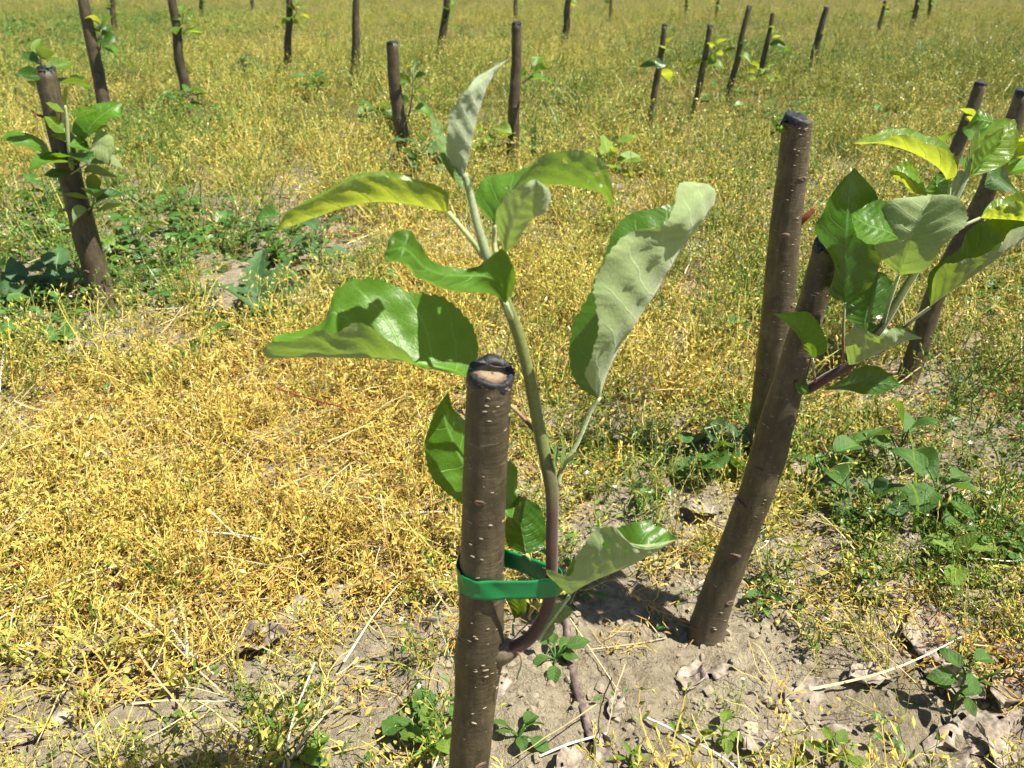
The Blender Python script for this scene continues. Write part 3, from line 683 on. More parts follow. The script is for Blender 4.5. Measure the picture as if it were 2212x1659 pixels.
def lenticels(trunk, tr_pts, tr_rad, n, seed, size=(.0017, .00055, .0005), front=True, urange=(.02, .97)):
    import bmesh
    rs = np.random.default_rng(seed); bm = bmesh.new(); bmesh.ops.create_icosphere(bm, subdivisions=1, radius=1)
    me = bpy.data.meshes.new('lenticel'); bm.to_mesh(me); bm.free(); me.materials.append(MAT['lent'])
    for p in me.polygons: p.use_smooth = True
    P = cr(tr_pts, 60); Q = cr([[x] for x in tr_rad], 60)[:, 0]
    for _ in range(n):
        u = rs.uniform(*urange); k = min(int(u * 59), 58); c = P[k] + (P[k + 1] - P[k]) * (u * 59 - k); r = Q[k]
        th = rs.uniform(-math.pi * .98, -.02) if front and rs.random() < .85 else rs.uniform(-math.pi, math.pi)
        T = Vector(P[k + 1] - P[k]).normalized(); a = T.cross(Vector((0, 1, 0))).normalized(); a = -a; b = T.cross(a)   # a ~ +x, b ~ +y
        if b.y < 0: b = -b
        nrm = a * math.cos(th) + b * math.sin(th); tang = nrm.cross(T).normalized()
        o = bpy.data.objects.new('lenticel', me); COL.objects.link(o); o.parent = trunk
        s = rs.uniform(.55, 1.25)
        m = Matrix((tang, T, nrm)).transposed().to_4x4() @ Matrix.Rotation(rs.normal() * .12, 4, 'Z') @ Matrix.Diagonal((size[0] * s * rs.uniform(.8, 1.3), size[1] * s, size[2] * s, 1))
        pos = Vector(c) + nrm * r * .99 - Vector(trunk['org'])
        o.matrix_local = Matrix.Translation(pos) @ m

def scar(trunk, c, nrm, size, org):
    """small raised bud scar: a lipped oval"""
    nrm = Vector(nrm).normalized(); t = nrm.cross(Vector((0, 0, 1))).normalized(); w = t.cross(nrm)
    V = []; F = []; S = 14
    for q, (rad, h) in enumerate(((1.0, -.1), (.75, .28), (.45, .30), (.2, .05))):
        for j in range(S): th = 6.283 * j / S; V.append(Vector(c) + (t * math.cos(th) * 1.5 + w * math.sin(th) * .8) * size * rad * random.uniform(.85, 1.15) + nrm * size * h)
    for i in range(3):
        for j in range(S): k = (j + 1) % S; F.append((i * S + j, i * S + k, (i + 1) * S + k, (i + 1) * S + j))
    F.append(tuple(3 * S + j for j in range(S)))
    return mesh_obj('bud_scar', V, F, MAT['knot'], parent=trunk, origin=org)

def trunk_part(tree, org, pts, radii, sides=28, n=70, bump=.07, seed=0):
    V, F, UV = tube(pts, radii, n=n, sides=sides, bump=bump, seed=seed)
    t = mesh_obj('trunk', V, F, MAT['bark'], UV, parent=tree, origin=org); t['org'] = tuple(org); return t

def leaf3(tree, org, fr, st, Y0, dM, dL, dR, m='leaf', **kw):
    """st: rows (M, L, R) in a close-up frame (tips: one point); dM: depth of the midrib at base and tip (or list), dL/dR: depth of the margins relative to it"""
    n = len(st); out = []
    for i, s in enumerate(st):
        u = i / (n - 1); prof = math.sin(math.pi * min(max(u, .0), 1)) ** .55 if 0 < u < 1 else 0
        if isinstance(dM, (list, tuple)): d = float(np.interp(u, np.linspace(0, 1, len(dM)), dM))
        else: d = dM
        if not isinstance(s[0], (tuple, list)): s = (s, s, s)
        if len(s) == 1: s = (s[0], s[0], s[0])
        p = [fr(*q) for q in s]
        out.append((onY(*p[0], Y0 + d * KD), onY(*p[1], Y0 + (d + dL * prof) * KD), onY(*p[2], Y0 + (d + dR * prof) * KD)))
    return leaf_patch('leaf', out, MAT[m], tree, org, **kw)
def stalk(tree, org, fr, pts, Y0, r0, r1, m='petiole', name='petiole', n=16, sides=8):
    P = [onY(*fr(x, y), Y0 + d * KD) for x, y, d in pts]; r0 *= KD; r1 *= KD
    rr = [r0 + (r1 - r0) * i / (len(P) - 1) for i in range(len(P))]
    V, F, UV = tube(P, rr, n=n, sides=sides)
    return mesh_obj(name, V, F, MAT[m], UV, parent=tree, origin=org)
def wid(px, py, Y, w): return w / FPX * (onY(px, py, Y) - Vector((0, 0, CH))).dot(Vector((0, cp, -sp))) / 2

# ------------------------------------------------------------------ the grafted tree in front
KD = 1.0
def front_tree():
    global KD
    KD = .81
    Y0 = .262; base = onY(990, 1830, Y0); org = Vector((base.x, Y0, hz(base.x, Y0)))
    t = thing('grafted_apple_tree', org, 'nearest young apple stump tied with green tape to its new leafy shoot', 'young tree')
    cl = [(986, 1900), (996, 1790), (1012, 1659), (1022, 1560), (1032, 1460), (1037, 1405), (1040, 1340), (1042, 1210), (1046, 1060), (1052, 920), (1058, 832), (1061, 812)]
    wd = [92, 88, 86, 90, 97, 110, 98, 96, 94, 97, 99, 99]
    P = [onY(x, y, Y0) for x, y in cl]; rad = [wid(x, y, Y0, w) for (x, y), w in zip(cl, wd)]
    tk = trunk_part(t, org, P, rad, sides=44, n=150, bump=.10, seed=3)
    lenticels(tk, P, rad, 120, 8, (.0011, .00034, .00042))
    ax = (P[-1] - P[-3]).normalized(); ax = (ax + Vector((.10, -.12, 0))).normalized()
    wax_cap(t, org, P[-1] + Vector((0, 0, .0008)), ax, rad[-1], 2, True, skirt=.0048, raise_=.0016)
    for (x, y, s) in ((1037, 1060, .0018), (1062, 1303, .0016), (1010, 1442, .0016), (1040, 1620, .0021), (1090, 1382, .0024)):
        k = onY(x, y, Y0); r = wid(x, y, Y0, 92); cx = np.interp(y, [c[1] for c in cl[::-1]], [c[0] for c in cl[::-1]])
        sx = max(-.9, min(.9, (x - cx) / 47)); nv = Vector((sx, -math.sqrt(1 - sx * sx), 0)); c = onY(cx, y, Y0) + nv * r * .99
        scar(tk, c, nv, s, org)
    # shoot
    S = [(1085, 1405, -.003), (1112, 1398, -.005), (1150, 1372, -.006), (1180, 1320, -.006), (1190, 1260, -.0055), (1192, 1180, -.005), (1193, 1100, -.003), (1190, 1045, -.001), (1176, 980, .001), (1160, 900, .002), (1140, 800, .001), (1118, 720, 0), (1092, 650, -.003), (1062, 580, -.004), (1035, 500, -.002), (1018, 430, 0), (1003, 375, 0)]
    W = [38, 31, 29, 28, 27, 27, 27, 30, 28, 27, 26, 25, 24, 23, 19, 16, 13]
    SP = [onY(x, y, Y0 + d * KD) for x, y, d in S]; SR = [wid(x, y, Y0 + d, w) for (x, y, d), w in zip(S, W)]
    V, F, UV = tube(SP, SR, n=110, sides=16, bump=.16, seed=9, bfreq=110); mesh_obj('shoot', V, F, MAT['shoot'], UV, parent=t, origin=org)
    # swollen collar where the shoot leaves the stump
    tube_obj('graft_collar', [onY(1066, 1410, Y0 - .002), onY(1086, 1406, Y0 - .003), onY(1101, 1402, Y0 - .003), onY(1113, 1398, Y0 - .003)], [.0066, .0063, .0050, .0034], MAT['bark'], t, org, n=14, sides=18, bump=.22, seed=5, bfreq=160)
    kw = dict(nu=120, nv=18)
    # A: big leaf to the left
    A = [((1938, 1045),), ((1835, 985), (1845, 1000), (2050, 850)), ((1650, 945), (1640, 968), (1995, 560)), ((1480, 912), (1495, 935), (1770, 330)), ((1250, 885), (1330, 750), (1450, 255)), ((1000, 870), (1010, 565), (1100, 130)), ((780, 865), (740, 645), (760, 210)), ((560, 860), (590, 600), (600, 540)), ((330, 862), (330, 690), (215, 640)), ((110, 865), (95, 740), (150, 700)), ((92, 800),)]
    leaf3(t, org, Z7, A, Y0, [.012, .014, .006, -.004, -.010], -.016, .026, 'leaf', bulge=.10, **kw, seed=1, serr=.045, teeth=34)
    stalk(t, org, PX, [(1172, 952, .004), (1150, 925, .012), (1120, 892, .018), (1085, 862, .020), (1040, 828, .017), (1008, 816, .012)], Y0, .0011, .0009, 'redpetiole')
    # B: arching leaf upper left
    B = [((885, 795),), ((810, 778), (870, 720), (880, 700)), ((700, 757), (760, 668), (770, 650)), ((560, 746), (640, 632), (650, 612)), ((430, 765), (500, 632), (520, 605)), ((300, 808), (380, 672), (400, 650)), ((190, 848), (250, 745), (255, 735)), ((115, 870), (140, 800), (150, 800)), ((74, 918),)]
    leaf3(t, org, Z1, B, Y0, [-.004, -.012, -.020, -.026], -.006, .014, 'youngleaf', bulge=.10, **kw, seed=2, serr=.055, teeth=34)
    stalk(t, org, Z1, [(1045, 1000, -.003), (1010, 945, -.004), (950, 870, -.005), (885, 793, -.004)], Y0, .0013, .0010)
    # C: leaf behind to the right, chewed
    C = [((1098, 850),), ((1125, 770), (1010, 740), (1150, 715)), ((1190, 705), (1040, 648), (1225, 625)), ((1310, 668), (1130, 612), (1310, 548)), ((1430, 668), (1260, 590), (1440, 495)), ((1530, 688), (1400, 560), (1570, 543)), ((1600, 715), (1560, 610), (1635, 640)), ((1648, 790),)]
    leaf3(t, org, Z1, C, Y0, [.004, .012, .016, .018], .022, -.012, 'leaf', bulge=.10, **kw, seed=3, serr=.055, teeth=34, holes=((.62, .45, .018), (.70, .25, .014), (.74, .62, .02), (.56, .72, .014), (.80, .38, .013), (.34, -.5, .010)))
    stalk(t, org, Z1, [(1120, 1030, 0), (1098, 940, .006), (1098, 850, .004)], Y0, .0012, .0010)
    # D: near leaf, out of focus, and the upright one beside it
    D = [((1152, 1215),), ((1128, 1130), (1098, 1175), (1198, 1100)), ((1062, 1088), (1030, 1163), (1140, 965)), ((950, 1082), (920, 1157), (1020, 1045)), ((860, 1078), (830, 1135), (870, 1040)), ((775, 1042), (758, 1095), (800, 1000)), ((722, 985), (708, 1037), (748, 940)), ((672, 955), (655, 1027), (715, 880)), ((600, 975), (598, 1015), (632, 885)), ((596, 985),)]
    leaf3(t, org, Z1, D, Y0, [-.008, -.034, -.050, -.060, -.064, -.060], -.012, .010, 'leaf', bulge=.22, **kw, seed=4, serr=.045)
    D2 = [((1150, 985),), ((1160, 900), (1190, 930), (1112, 880)), ((1185, 820), (1262, 835), (1108, 790)), ((1230, 745), (1340, 770), (1150, 720)), ((1275, 690), (1358, 700), (1225, 665)), ((1290, 640),)]
    leaf3(t, org, Z1, D2, Y0, [-.012, -.028, -.036, -.040], .012, -.008, 'hairleaf', bulge=.20, **kw, seed=5, serr=.045)
    stalk(t, org, Z1, [(1180, 1290, -.002), (1160, 1240, -.007), (1152, 1212, -.008)], Y0, .0013, .0011)
    stalk(t, org, Z1, [(1120, 1120, -.003), (1135, 1050, -.009), (1150, 983, -.012)], Y0, .0013, .0010)
    # E: tall pale leaf on the right
    E = [((1582, 1655),), ((1625, 1525), (1495, 1600), (1510, 1535)), ((1688, 1398), (1438, 1490), (1545, 1445)), ((1765, 1282), (1452, 1320), (1592, 1370)), ((1825, 1195), (1530, 1185), (1560, 1220)), ((1878, 1110), (1600, 1010), (1552, 1110)), ((1938, 1005), (1640, 890), (1610, 980)), ((1988, 925), (1720, 795), (1745, 893)), ((2038, 862), (1830, 780), (1868, 858)), ((2078, 805), (1905, 762), (1915, 765)), ((2108, 765), (1980, 700), (1945, 668)), ((2120, 712), (2060, 670), (2030, 655)), ((2110, 700),)]
    leaf3(t, org, Z1, E, Y0, [.008, .012, .020, .028, .036], .014, -.030, 'hairleaf', bulge=.12, **kw, seed=6, serr=.045, teeth=34)
    stalk(t, org, PX, [(1205, 1050, .002), (1214, 1010, .004), (1245, 960, .006), (1275, 890, .008), (1296, 858, .008)], Y0, .0013, .0010)
    # F: downy tip leaves
    Fl = [((952, 650),), ((985, 530), (930, 520), (878, 520)), ((1003, 425), (930, 400), (884, 405)), ((1032, 315), (960, 300), (915, 300)), ((1063, 222), (1010, 215), (972, 222)), ((1108, 145), (1075, 140), (1050, 150)), ((1172, 82),)]
    leaf3(t, org, Z1, Fl, Y0, [0, -.004, -.002, .010], .014, -.010, 'downleaf', bulge=.12, **kw, seed=7, serr=.045)
    F2 = [((945, 690),), ((888, 565), (868, 578), (915, 540)), ((852, 455), (832, 470), (888, 490)), ((828, 395), (808, 405), (856, 395)), ((802, 322),)]
    leaf3(t, org, Z1, F2, Y0, [0, .003, .006], -.006, .008, 'downleaf', bulge=.15, nu=40, nv=10, seed=8, serr=.045)
    F3 = [((960, 700),), ((935, 640), (920, 650), (950, 640)), ((925, 600), (912, 610), (938, 600)), ((922, 570),)]
    leaf3(t, org, Z1, F3, Y0, -.004, -.003, .003, 'downleaf', nu=20, nv=6, serr=0)
    F4 = [((985, 720),), ((990, 670), (980, 680), (998, 675)), ((1000, 630), (993, 640), (1006, 640)), ((1020, 600),)]
    leaf3(t, org, Z1, F4, Y0, -.003, -.002, .003, 'downleaf', nu=20, nv=6, serr=0)
    # G, H: leaves behind the stump
    G = [((820, 1270),), ((720, 1160), (720, 1230), (860, 1080)), ((580, 1010), (560, 1210), (840, 900)), ((450, 840), (410, 1140), (730, 800)), ((380, 680), (235, 980), (560, 640)), ((335, 560), (182, 740), (460, 540)), ((320, 450), (240, 520), (390, 470)), ((350, 345),)]
    leaf3(t, org, Z2, G, Y0, [.010, .022, .026, .024], -.010, .016, 'leaf', bulge=.10, **kw, seed=9, serr=.045, teeth=34)
    H = [((915, 1530),), ((905, 1440), (785, 1465), (1042, 1480)), ((885, 1330), (762, 1330), (1062, 1340)), ((868, 1220), (800, 1200), (1015, 1180)), ((862, 1100),)]
    leaf3(t, org, Z2, H, Y0, [.004, .012, .018], .006, .004, 'darkleaf', bulge=.06, **kw, seed=10, serr=.06)
    stalk(t, org, Z2, [(1080, 1640, 0), (980, 1600, .004), (915, 1530, .004)], Y0, .0010, .0009, 'redpetiole')
    # I: hairy leaf low on the right
    I = [((1235, 408),), ((1290, 362), (1200, 300), (1062, 225)), ((1400, 302), (1300, 110), (1235, 255)), ((1520, 252), (1450, -10), (1300, 80)), ((1640, 202), (1600, -95), (1400, -50)), ((1750, 152), (1750, -130), (1560, -90)), ((1850, 95), (1875, -105), (1650, 5)), ((1940, 42), (1955, -60), (1790, 35)), ((2028, -5),)]
    leaf3(t, org, Z3, I, Y0, [-.004, -.010, -.012, -.006], .020, -.010, 'hairleaf', bulge=.10, **kw, seed=11, serr=.045, holes=((.60, .45, .022), (.52, .72, .014)))
    stalk(t, org, Z3, [(1010, 720, -.003), (1060, 640, -.005), (1150, 520, -.006), (1235, 408, -.004)], Y0, .0012, .0010)
    J = [((832, 575),), ((868, 520), (810, 520), (905, 540)), ((850, 440), (775, 440), (922, 450)), ((800, 390), (750, 390), (880, 370)), ((765, 355),)]
    leaf3(t, org, Z3, J, Y0, .008, .004, -.004, 'darkleaf', nu=40, nv=10, serr=.045)
    stalk(t, org, Z3, [(828, 700, .0), (822, 640, .004), (832, 575, .008)], Y0, .0007, .0006)
    K = [((1060, 640),), ((1110, 570), (1090, 610), (1100, 480)), ((1180, 540), (1170, 600), (1160, 455)), ((1230, 520), (1230, 555), (1215, 475)), ((1262, 515),)]
    leaf3(t, org, Z3, K, Y0, .010, -.006, .006, 'leaf', nu=40, nv=10, serr=.045)
    K2 = [((1020, 745),), ((1060, 700), (1075, 720), (1040, 690)), ((1100, 640), (1125, 655), (1075, 630)), ((1120, 595),)]
    leaf3(t, org, Z3, K2, Y0, .002, -.004, .002, 'downleaf', nu=24, nv=8, serr=.045)
    # stipules in the fork and a hanging petiole below the collar
    for k, (pts) in enumerate([[((1135, 960),), ((1128, 850), (1118, 850), (1145, 850)), ((1140, 740), (1128, 745), (1155, 745)), ((1170, 680),)], [((1165, 930),), ((1180, 830), (1170, 830), (1195, 830)), ((1190, 730), (1182, 730), (1198, 735)), ((1180, 660),)], [((1170, 940),), ((1210, 860), (1200, 850), (1220, 872)), ((1270, 815), (1265, 803), (1275, 825)), ((1335, 808),)]]):
        leaf3(t, org, Z2, pts, Y0, -.002 + .002 * k, -.002, .002, 'downleaf', nu=24, nv=6, serr=0).name = 'stipule'
    stalk(t, org, Z3, [(800, 800, -.004), (870, 830, -.010), (885, 900, -.012), (850, 1010, -.010)], Y0, .0008, .0005, 'redpetiole', 'stipule')
    S5 = [((1085, 115),), ((1060, 90), (1050, 110), (1075, 65)), ((1030, 85), (1020, 95), (1040, 65)), ((1000, 88),)]
    leaf3(t, org, Z3, S5, Y0, -.006, -.002, .002, 'downleaf', nu=24, nv=6, serr=.1).name = 'stipule'
    KD = 1.0
    return t, Y0, org
def tape(Y0):
    """green plastic band looped round the stump and the shoot"""
    c1 = onY(1041, 1250, Y0); r1 = wid(1041, 1250, Y0, 99) + .0002; c2 = onY(1191, 1245, Y0 - .0047); r2 = wid(1191, 1245, Y0, 32) + .0006
    pts = []
    def arc(c, r, a0, a1, n):
        for k in range(n): a = a0 + (a1 - a0) * k / (n - 1); pts.append((c.x + r * math.cos(a), c.y + r * math.sin(a)))
    d = math.hypot(c2.x - c1.x, c2.y - c1.y); g = math.asin((r1 - r2) / d)
    q = math.atan2(c2.y - c1.y, c2.x - c1.x); arc(c1, r1, q + math.pi / 2 - g, q + math.pi * 1.5 + g, 26); f0 = pts[-1]
    e0 = (c2.x + r2 * math.cos(q - math.pi / 2 + g), c2.y + r2 * math.sin(q - math.pi / 2 + g))
    for k in range(1, 12): u = k / 12; pts.append((f0[0] + (e0[0] - f0[0]) * u, f0[1] + (e0[1] - f0[1]) * u - .0005 * math.sin(u * math.pi)))
    arc(c2, r2, q - math.pi / 2 + g, q + math.pi / 2 - g, 14); b0 = pts[-1]
    for k in range(1, 12): u = k / 12; pts.append((b0[0] + (pts[0][0] - b0[0]) * u, b0[1] + (pts[0][1] - b0[1]) * u))
    n = len(pts); V = []; F = []; h = wid(1100, 1250, Y0, 50); z0 = (c1.z + c2.z) / 2
    rows = 9
    cx = sum(p[0] for p in pts) / n; cy = sum(p[1] for p in pts) / n
    for i, (x, y) in enumerate(pts):
        back = max(0, (y - c1.y) / r1)              # the rear run rides higher and slants
        tl = .0036 * back - (.0016 if y < c1.y else 0) * ((x - c1.x) / d)*0
        for q in range(rows):
            v = -1 + 2 * q / (rows - 1)
            wr = .00030 * math.sin(i * 1.3 + v * 2.4) * (1 if 6 < i < 30 else .3) + .00025 * math.sin(i * .6 + 1) * v + .0003 * v * v
            nx_, ny_ = x - cx, y - cy; l = math.hypot(nx_, ny_)
            V.append((x + nx_ / l * wr, y + ny_ / l * wr, z0 + h * v + tl + .00018 * math.sin(i * .7)))
    for i in range(n):
        k = (i + 1) % n
        for q in range(rows - 1): F.append((i * rows + q, k * rows + q, k * rows + q + 1, i * rows + q + 1))
    o = mesh_obj('plant_tie', V, F, MAT['tape'], origin=Vector((c1.x, c1.y, z0)))
    sm = o.modifiers.new('thickness', 'SOLIDIFY'); sm.thickness = .00035; sm.offset = 1
    tag(o, 'bright green plastic tape looped round the nearest stump and its shoot', 'plant tie')
ft, fY, forg = front_tree(); tape(fY)

# ------------------------------------------------------------------ the leaning tree on the right and the stump just behind it
def right_tree():
    b = onZ(1530, 1360); Y0 = b.y; org = Vector((b.x, Y0, hz(b.x, Y0)))
    t = thing('apple_tree', org, 'leaning young apple stump on the right, its leafy shoot spreading to the right edge', 'young tree')
    cl = [(1518, 1400), (1530, 1350), (1552, 1280), (1590, 1180), (1628, 1080), (1655, 1000), (1682, 900), (1712, 800), (1742, 700), (1768, 610), (1790, 530)]
    wd = [82, 76, 72, 70, 72, 76, 72, 66, 62, 60, 60]
    P = [onY(x, y, Y0) for x, y in cl]; rad = [wid(x, y, Y0, w) for (x, y), w in zip(cl, wd)]
    tk = trunk_part(t, org, P, rad, sides=40, n=120, bump=.11, seed=21); lenticels(tk, P, rad, 120, 31, (.0014, .00036, .00045))
    wax_cap(t, org, P[-1], (P[-1] - P[-2]), rad[-1], 4, False, skirt=.005)
    for k_, th_ in ((2, -1.1), (5, -2.2), (6, -.9), (8, -1.7)): scar(tk, P[k_] + Vector((math.cos(th_), math.sin(th_), 0)) * rad[k_], (math.cos(th_), math.sin(th_), 0), .0026, org)
    scar(tk, P[3] + Vector((-.3, -.95, 0)) * rad[3], (-.3, -.95, 0), .003, org); scar(tk, P[4] + Vector((-.95, -.3, 0)) * rad[4], (-.95, -.3, 0), .004, org)
    z = lambda pts, *a, **k: stalk(t, org, Z4, pts, Y0, *a, **k)
    z([(600, 1455, 0), (640, 1440, -.004), (720, 1390, -.008), (830, 1325, -.012), (960, 1170, -.012), (1090, 960, -.010), (1200, 780, -.008), (1300, 590, -.006), (1370, 450, -.004), (1410, 340, -.002)], .0036, .0014, 'shoot', 'shoot', n=60, sides=14)
    kw = dict(nu=90, nv=16)
    def lf(st, dM, dL, dR, m='leaf', **k):
        q = dict(kw); q.update(k); return leaf3(t, org, Z4, st, Y0, dM, dL, dR, m, **q)
    lf([((795, 1038),), ((797, 965), (722, 990), (900, 975)), ((800, 840), (742, 850), (962, 860)), ((806, 715), (656, 690), (990, 740)), ((812, 600), (690, 590), (978, 600)), ((822, 500), (762, 470), (945, 505)), ((842, 385),)], [-.012, -.022, -.016], -.008, .004, 'darkleaf', seed=30, serr=.045)
    z([(790, 1320, -.012), (788, 1180, -.012), (795, 1038, -.010)], .0011, .0009, 'redpetiole')
    lf([((1055, 905),), ((1075, 830), (1185, 875), (960, 810)), ((1110, 725), (1265, 765), (933, 735)), ((1150, 640), (1385, 650), (965, 640)), ((1190, 560), (1340, 530), (1010, 545)), ((1215, 515),)], [-.020, -.030, -.030, -.024], -.014, .004, 'hairleaf', seed=31, serr=.045)
    z([(980, 1140, -.012), (1005, 1050, -.020), (1040, 950, -.022), (1055, 905, -.020)], .0012, .0010)
    lf([((1060, 728),), ((1000, 690), (985, 745), (1005, 560)), ((920, 665), (900, 752), (950, 540)), ((865, 635), (850, 700), (880, 575)), ((826, 608),)], [-.030, -.040], -.012, .010, 'leaf', seed=32, serr=.06)
    lf([((1302, 470),), ((1255, 395), (1338, 395), (1345, 355)), ((1180, 342), (1290, 305), (1290, 285)), ((1085, 298), (1185, 262), (1185, 225)), ((1000, 275), (1075, 228), (1080, 188)), ((930, 265), (980, 250), (970, 212)), ((880, 266), (890, 262), (895, 235)), ((832, 266),)], [-.008, -.018, -.026], -.008, .022, 'youngleaf', seed=33, serr=.045)
    z([(1280, 600, -.006), (1295, 540, -.008), (1302, 470, -.008)], .0011, .0009)
    lf([((1195, 520),), ((1145, 475), (1115, 505), (1165, 440)), ((1085, 420), (1075, 458), (1115, 362)), ((1035, 400), (1030, 430), (1060, 365)), ((1006, 408),)], [.004, .012], .006, .004, 'youngleaf', seed=34)
    lf([((1295, 560),), ((1265, 510), (1200, 545), (1300, 480)), ((1240, 465), (1180, 500), (1290, 430)), ((1240, 410),)], [.008, .016], 0, .006, 'leaf', seed=35)
    lf([((1380, 432),), ((1450, 348), (1400, 340), (1500, 400)), ((1522, 275), (1445, 235), (1595, 345)), ((1580, 212), (1540, 152), (1635, 245)), ((1618, 152),)], [0, .006, .014], .004, -.004, 'youngleaf', seed=36, serr=.045)
    lf([((1395, 430),), ((1450, 357), (1420, 320), (1490, 335)), ((1505, 282), (1470, 238), (1548, 262)), ((1562, 190),)], [-.006, -.006, -.002], -.008, .008, 'youngleaf', seed=37)
    lf([((1375, 450),), ((1395, 370), (1375, 370), (1420, 360)), ((1420, 260), (1402, 265), (1440, 260)), ((1446, 172),)], [-.002, .002], .004, -.004, 'downleaf', nu=30, nv=8, serr=0)
    lf([((1540, 178),), ((1490, 160), (1500, 190), (1490, 130)), ((1430, 155), (1430, 200), (1440, 112)), ((1376, 195),)], [.03, .04], -.004, .006, 'leaf', seed=38)
    lf([((1345, 400),), ((1340, 430), (1300, 450), (1365, 400)), ((1330, 470), (1300, 500), (1370, 440)), ((1310, 520),)], [.004, -.002], .004, -.004, 'downleaf', nu=30, nv=8)
    lf([((1448, 628),), ((1540, 632), (1490, 560), (1490, 588)), ((1640, 640), (1560, 528), (1565, 565)), ((1740, 660), (1680, 520), (1680, 560)), ((1830, 720),)], [-.012, -.018], .018, -.006, 'youngleaf', seed=39)
    z([(1230, 770, -.008), (1270, 732, -.010), (1360, 670, -.012), (1448, 628, -.012)], .0012, .0010)
    lf([((1205, 1058),), ((1270, 1008), (1200, 900), (1228, 905)), ((1350, 952), (1330, 790), (1300, 842)), ((1450, 882), (1390, 690), (1400, 826)), ((1560, 800), (1480, 640), (1510, 785)), ((1660, 730), (1590, 612), (1600, 690)), ((1770, 640),)], [-.016, -.024, -.026, -.02], .020, -.012, 'darkleaf', seed=40, serr=.045)
    z([(1040, 1200, -.012), (1110, 1130, -.014), (1205, 1058, -.016)], .0012, .0010, 'redpetiole')
    lf([((885, 1150),), ((905, 1080), (802, 1110), (1000, 1090)), ((930, 1000), (808, 1020), (1035, 985)), ((950, 930), (880, 925), (1005, 910)), ((960, 885),)], [-.006, .002, .010], .004, .004, 'darkleaf', seed=41, serr=.045)
    lf([((815, 1348),), ((880, 1318), (830, 1180), (797, 1215)), ((960, 1278), (905, 1130), (845, 1138)), ((1040, 1238), (1000, 1160), (950, 1198)), ((1100, 1218), (1075, 1145), (1040, 1160)), ((1168, 1208),)], [-.012, -.022, -.024], .014, -.012, 'hairleaf', seed=42, serr=.06)
    lf([((640, 1305),), ((625, 1245), (600, 1260), (705, 1270)), ((600, 1190), (575, 1205), (700, 1195)), ((545, 1140), (530, 1150), (620, 1085)), ((452, 1090),)], [-.010, -.022], .003, -.004, 'leaf', seed=43)
    z([(655, 1430, -.006), (645, 1370, -.010), (640, 1305, -.010)], .0010, .0008, 'redpetiole')
    lf([((690, 1455),), ((790, 1437), (800, 1395), (800, 1458)), ((890, 1422), (880, 1338), (900, 1478)), ((980, 1424), (980, 1355), (985, 1468)), ((1066, 1432),)], [-.006, -.018], .014, -.006, 'darkleaf', seed=44)
    lf([((625, 1475),), ((590, 1460), (600, 1480), (605, 1400)), ((565, 1445), (570, 1470), (575, 1400)), ((555, 1430),)], [-.008, -.014], .0, .003, 'leaf', nu=30, nv=8)
    return Y0
def back_stump():
    b = onZ(1640, 1010); Y0 = b.y; org = Vector((b.x, Y0, hz(b.x, Y0)))
    t = thing('apple_tree', org, 'straight grey-brown stump with black flat top directly behind the leaning right-hand tree', 'young tree')
    cl = [(1632, 1060), (1638, 1010), (1652, 930), (1668, 800), (1682, 650), (1696, 500), (1710, 380), (1720, 290), (1723, 262)]
    wd = [80, 76, 72, 71, 68, 66, 64, 62, 61]
    P = [onY(x, y, Y0) for x, y in cl]; rad = [wid(x, y, Y0, w) for (x, y), w in zip(cl, wd)]
    tk = trunk_part(t, org, P, rad, sides=36, n=110, bump=.10, seed=41); lenticels(tk, P, rad, 130, 51, (.0015, .00045, .0006))
    wax_cap(t, org, P[-1], (P[-1] - P[-3]) + Vector((.02, 0, 0)), rad[-1], 6, False, skirt=.005, raise_=.003)
    for k_, th_ in ((2, -1.4), (4, -.8), (5, -1.9), (6, -1.1), (3, -2.4)): scar(tk, P[k_] + Vector((math.cos(th_), math.sin(th_), 0)) * rad[k_], (math.cos(th_), math.sin(th_), 0), .0030, org)
    stalk(t, org, PX, [(1728, 480, -.004), (1742, 468, -.006), (1752, 458, -.006), (1760, 450, -.006)], Y0, .0034, .0016, 'redstem', 'spur', n=10)
    stalk(t, org, PX, [(1696, 283, 0), (1685, 277, -.004), (1676, 278, -.004)], Y0, .003, .0025, 'yweed', 'bud', n=8)
    for k, (x, y) in enumerate(((1672, 262), (1668, 285), (1680, 270))):
        leaf3(t, org, PX, [((1680, 277),), ((x + 4, y + 4), (x - 2, y + 8), (x + 8, y)), ((x - 4, y - 2),)], Y0, -.004, .003, -.003, 'weed', nu=10, nv=6, serr=.1).name = 'bud_leaf'
right_tree(); back_stump()

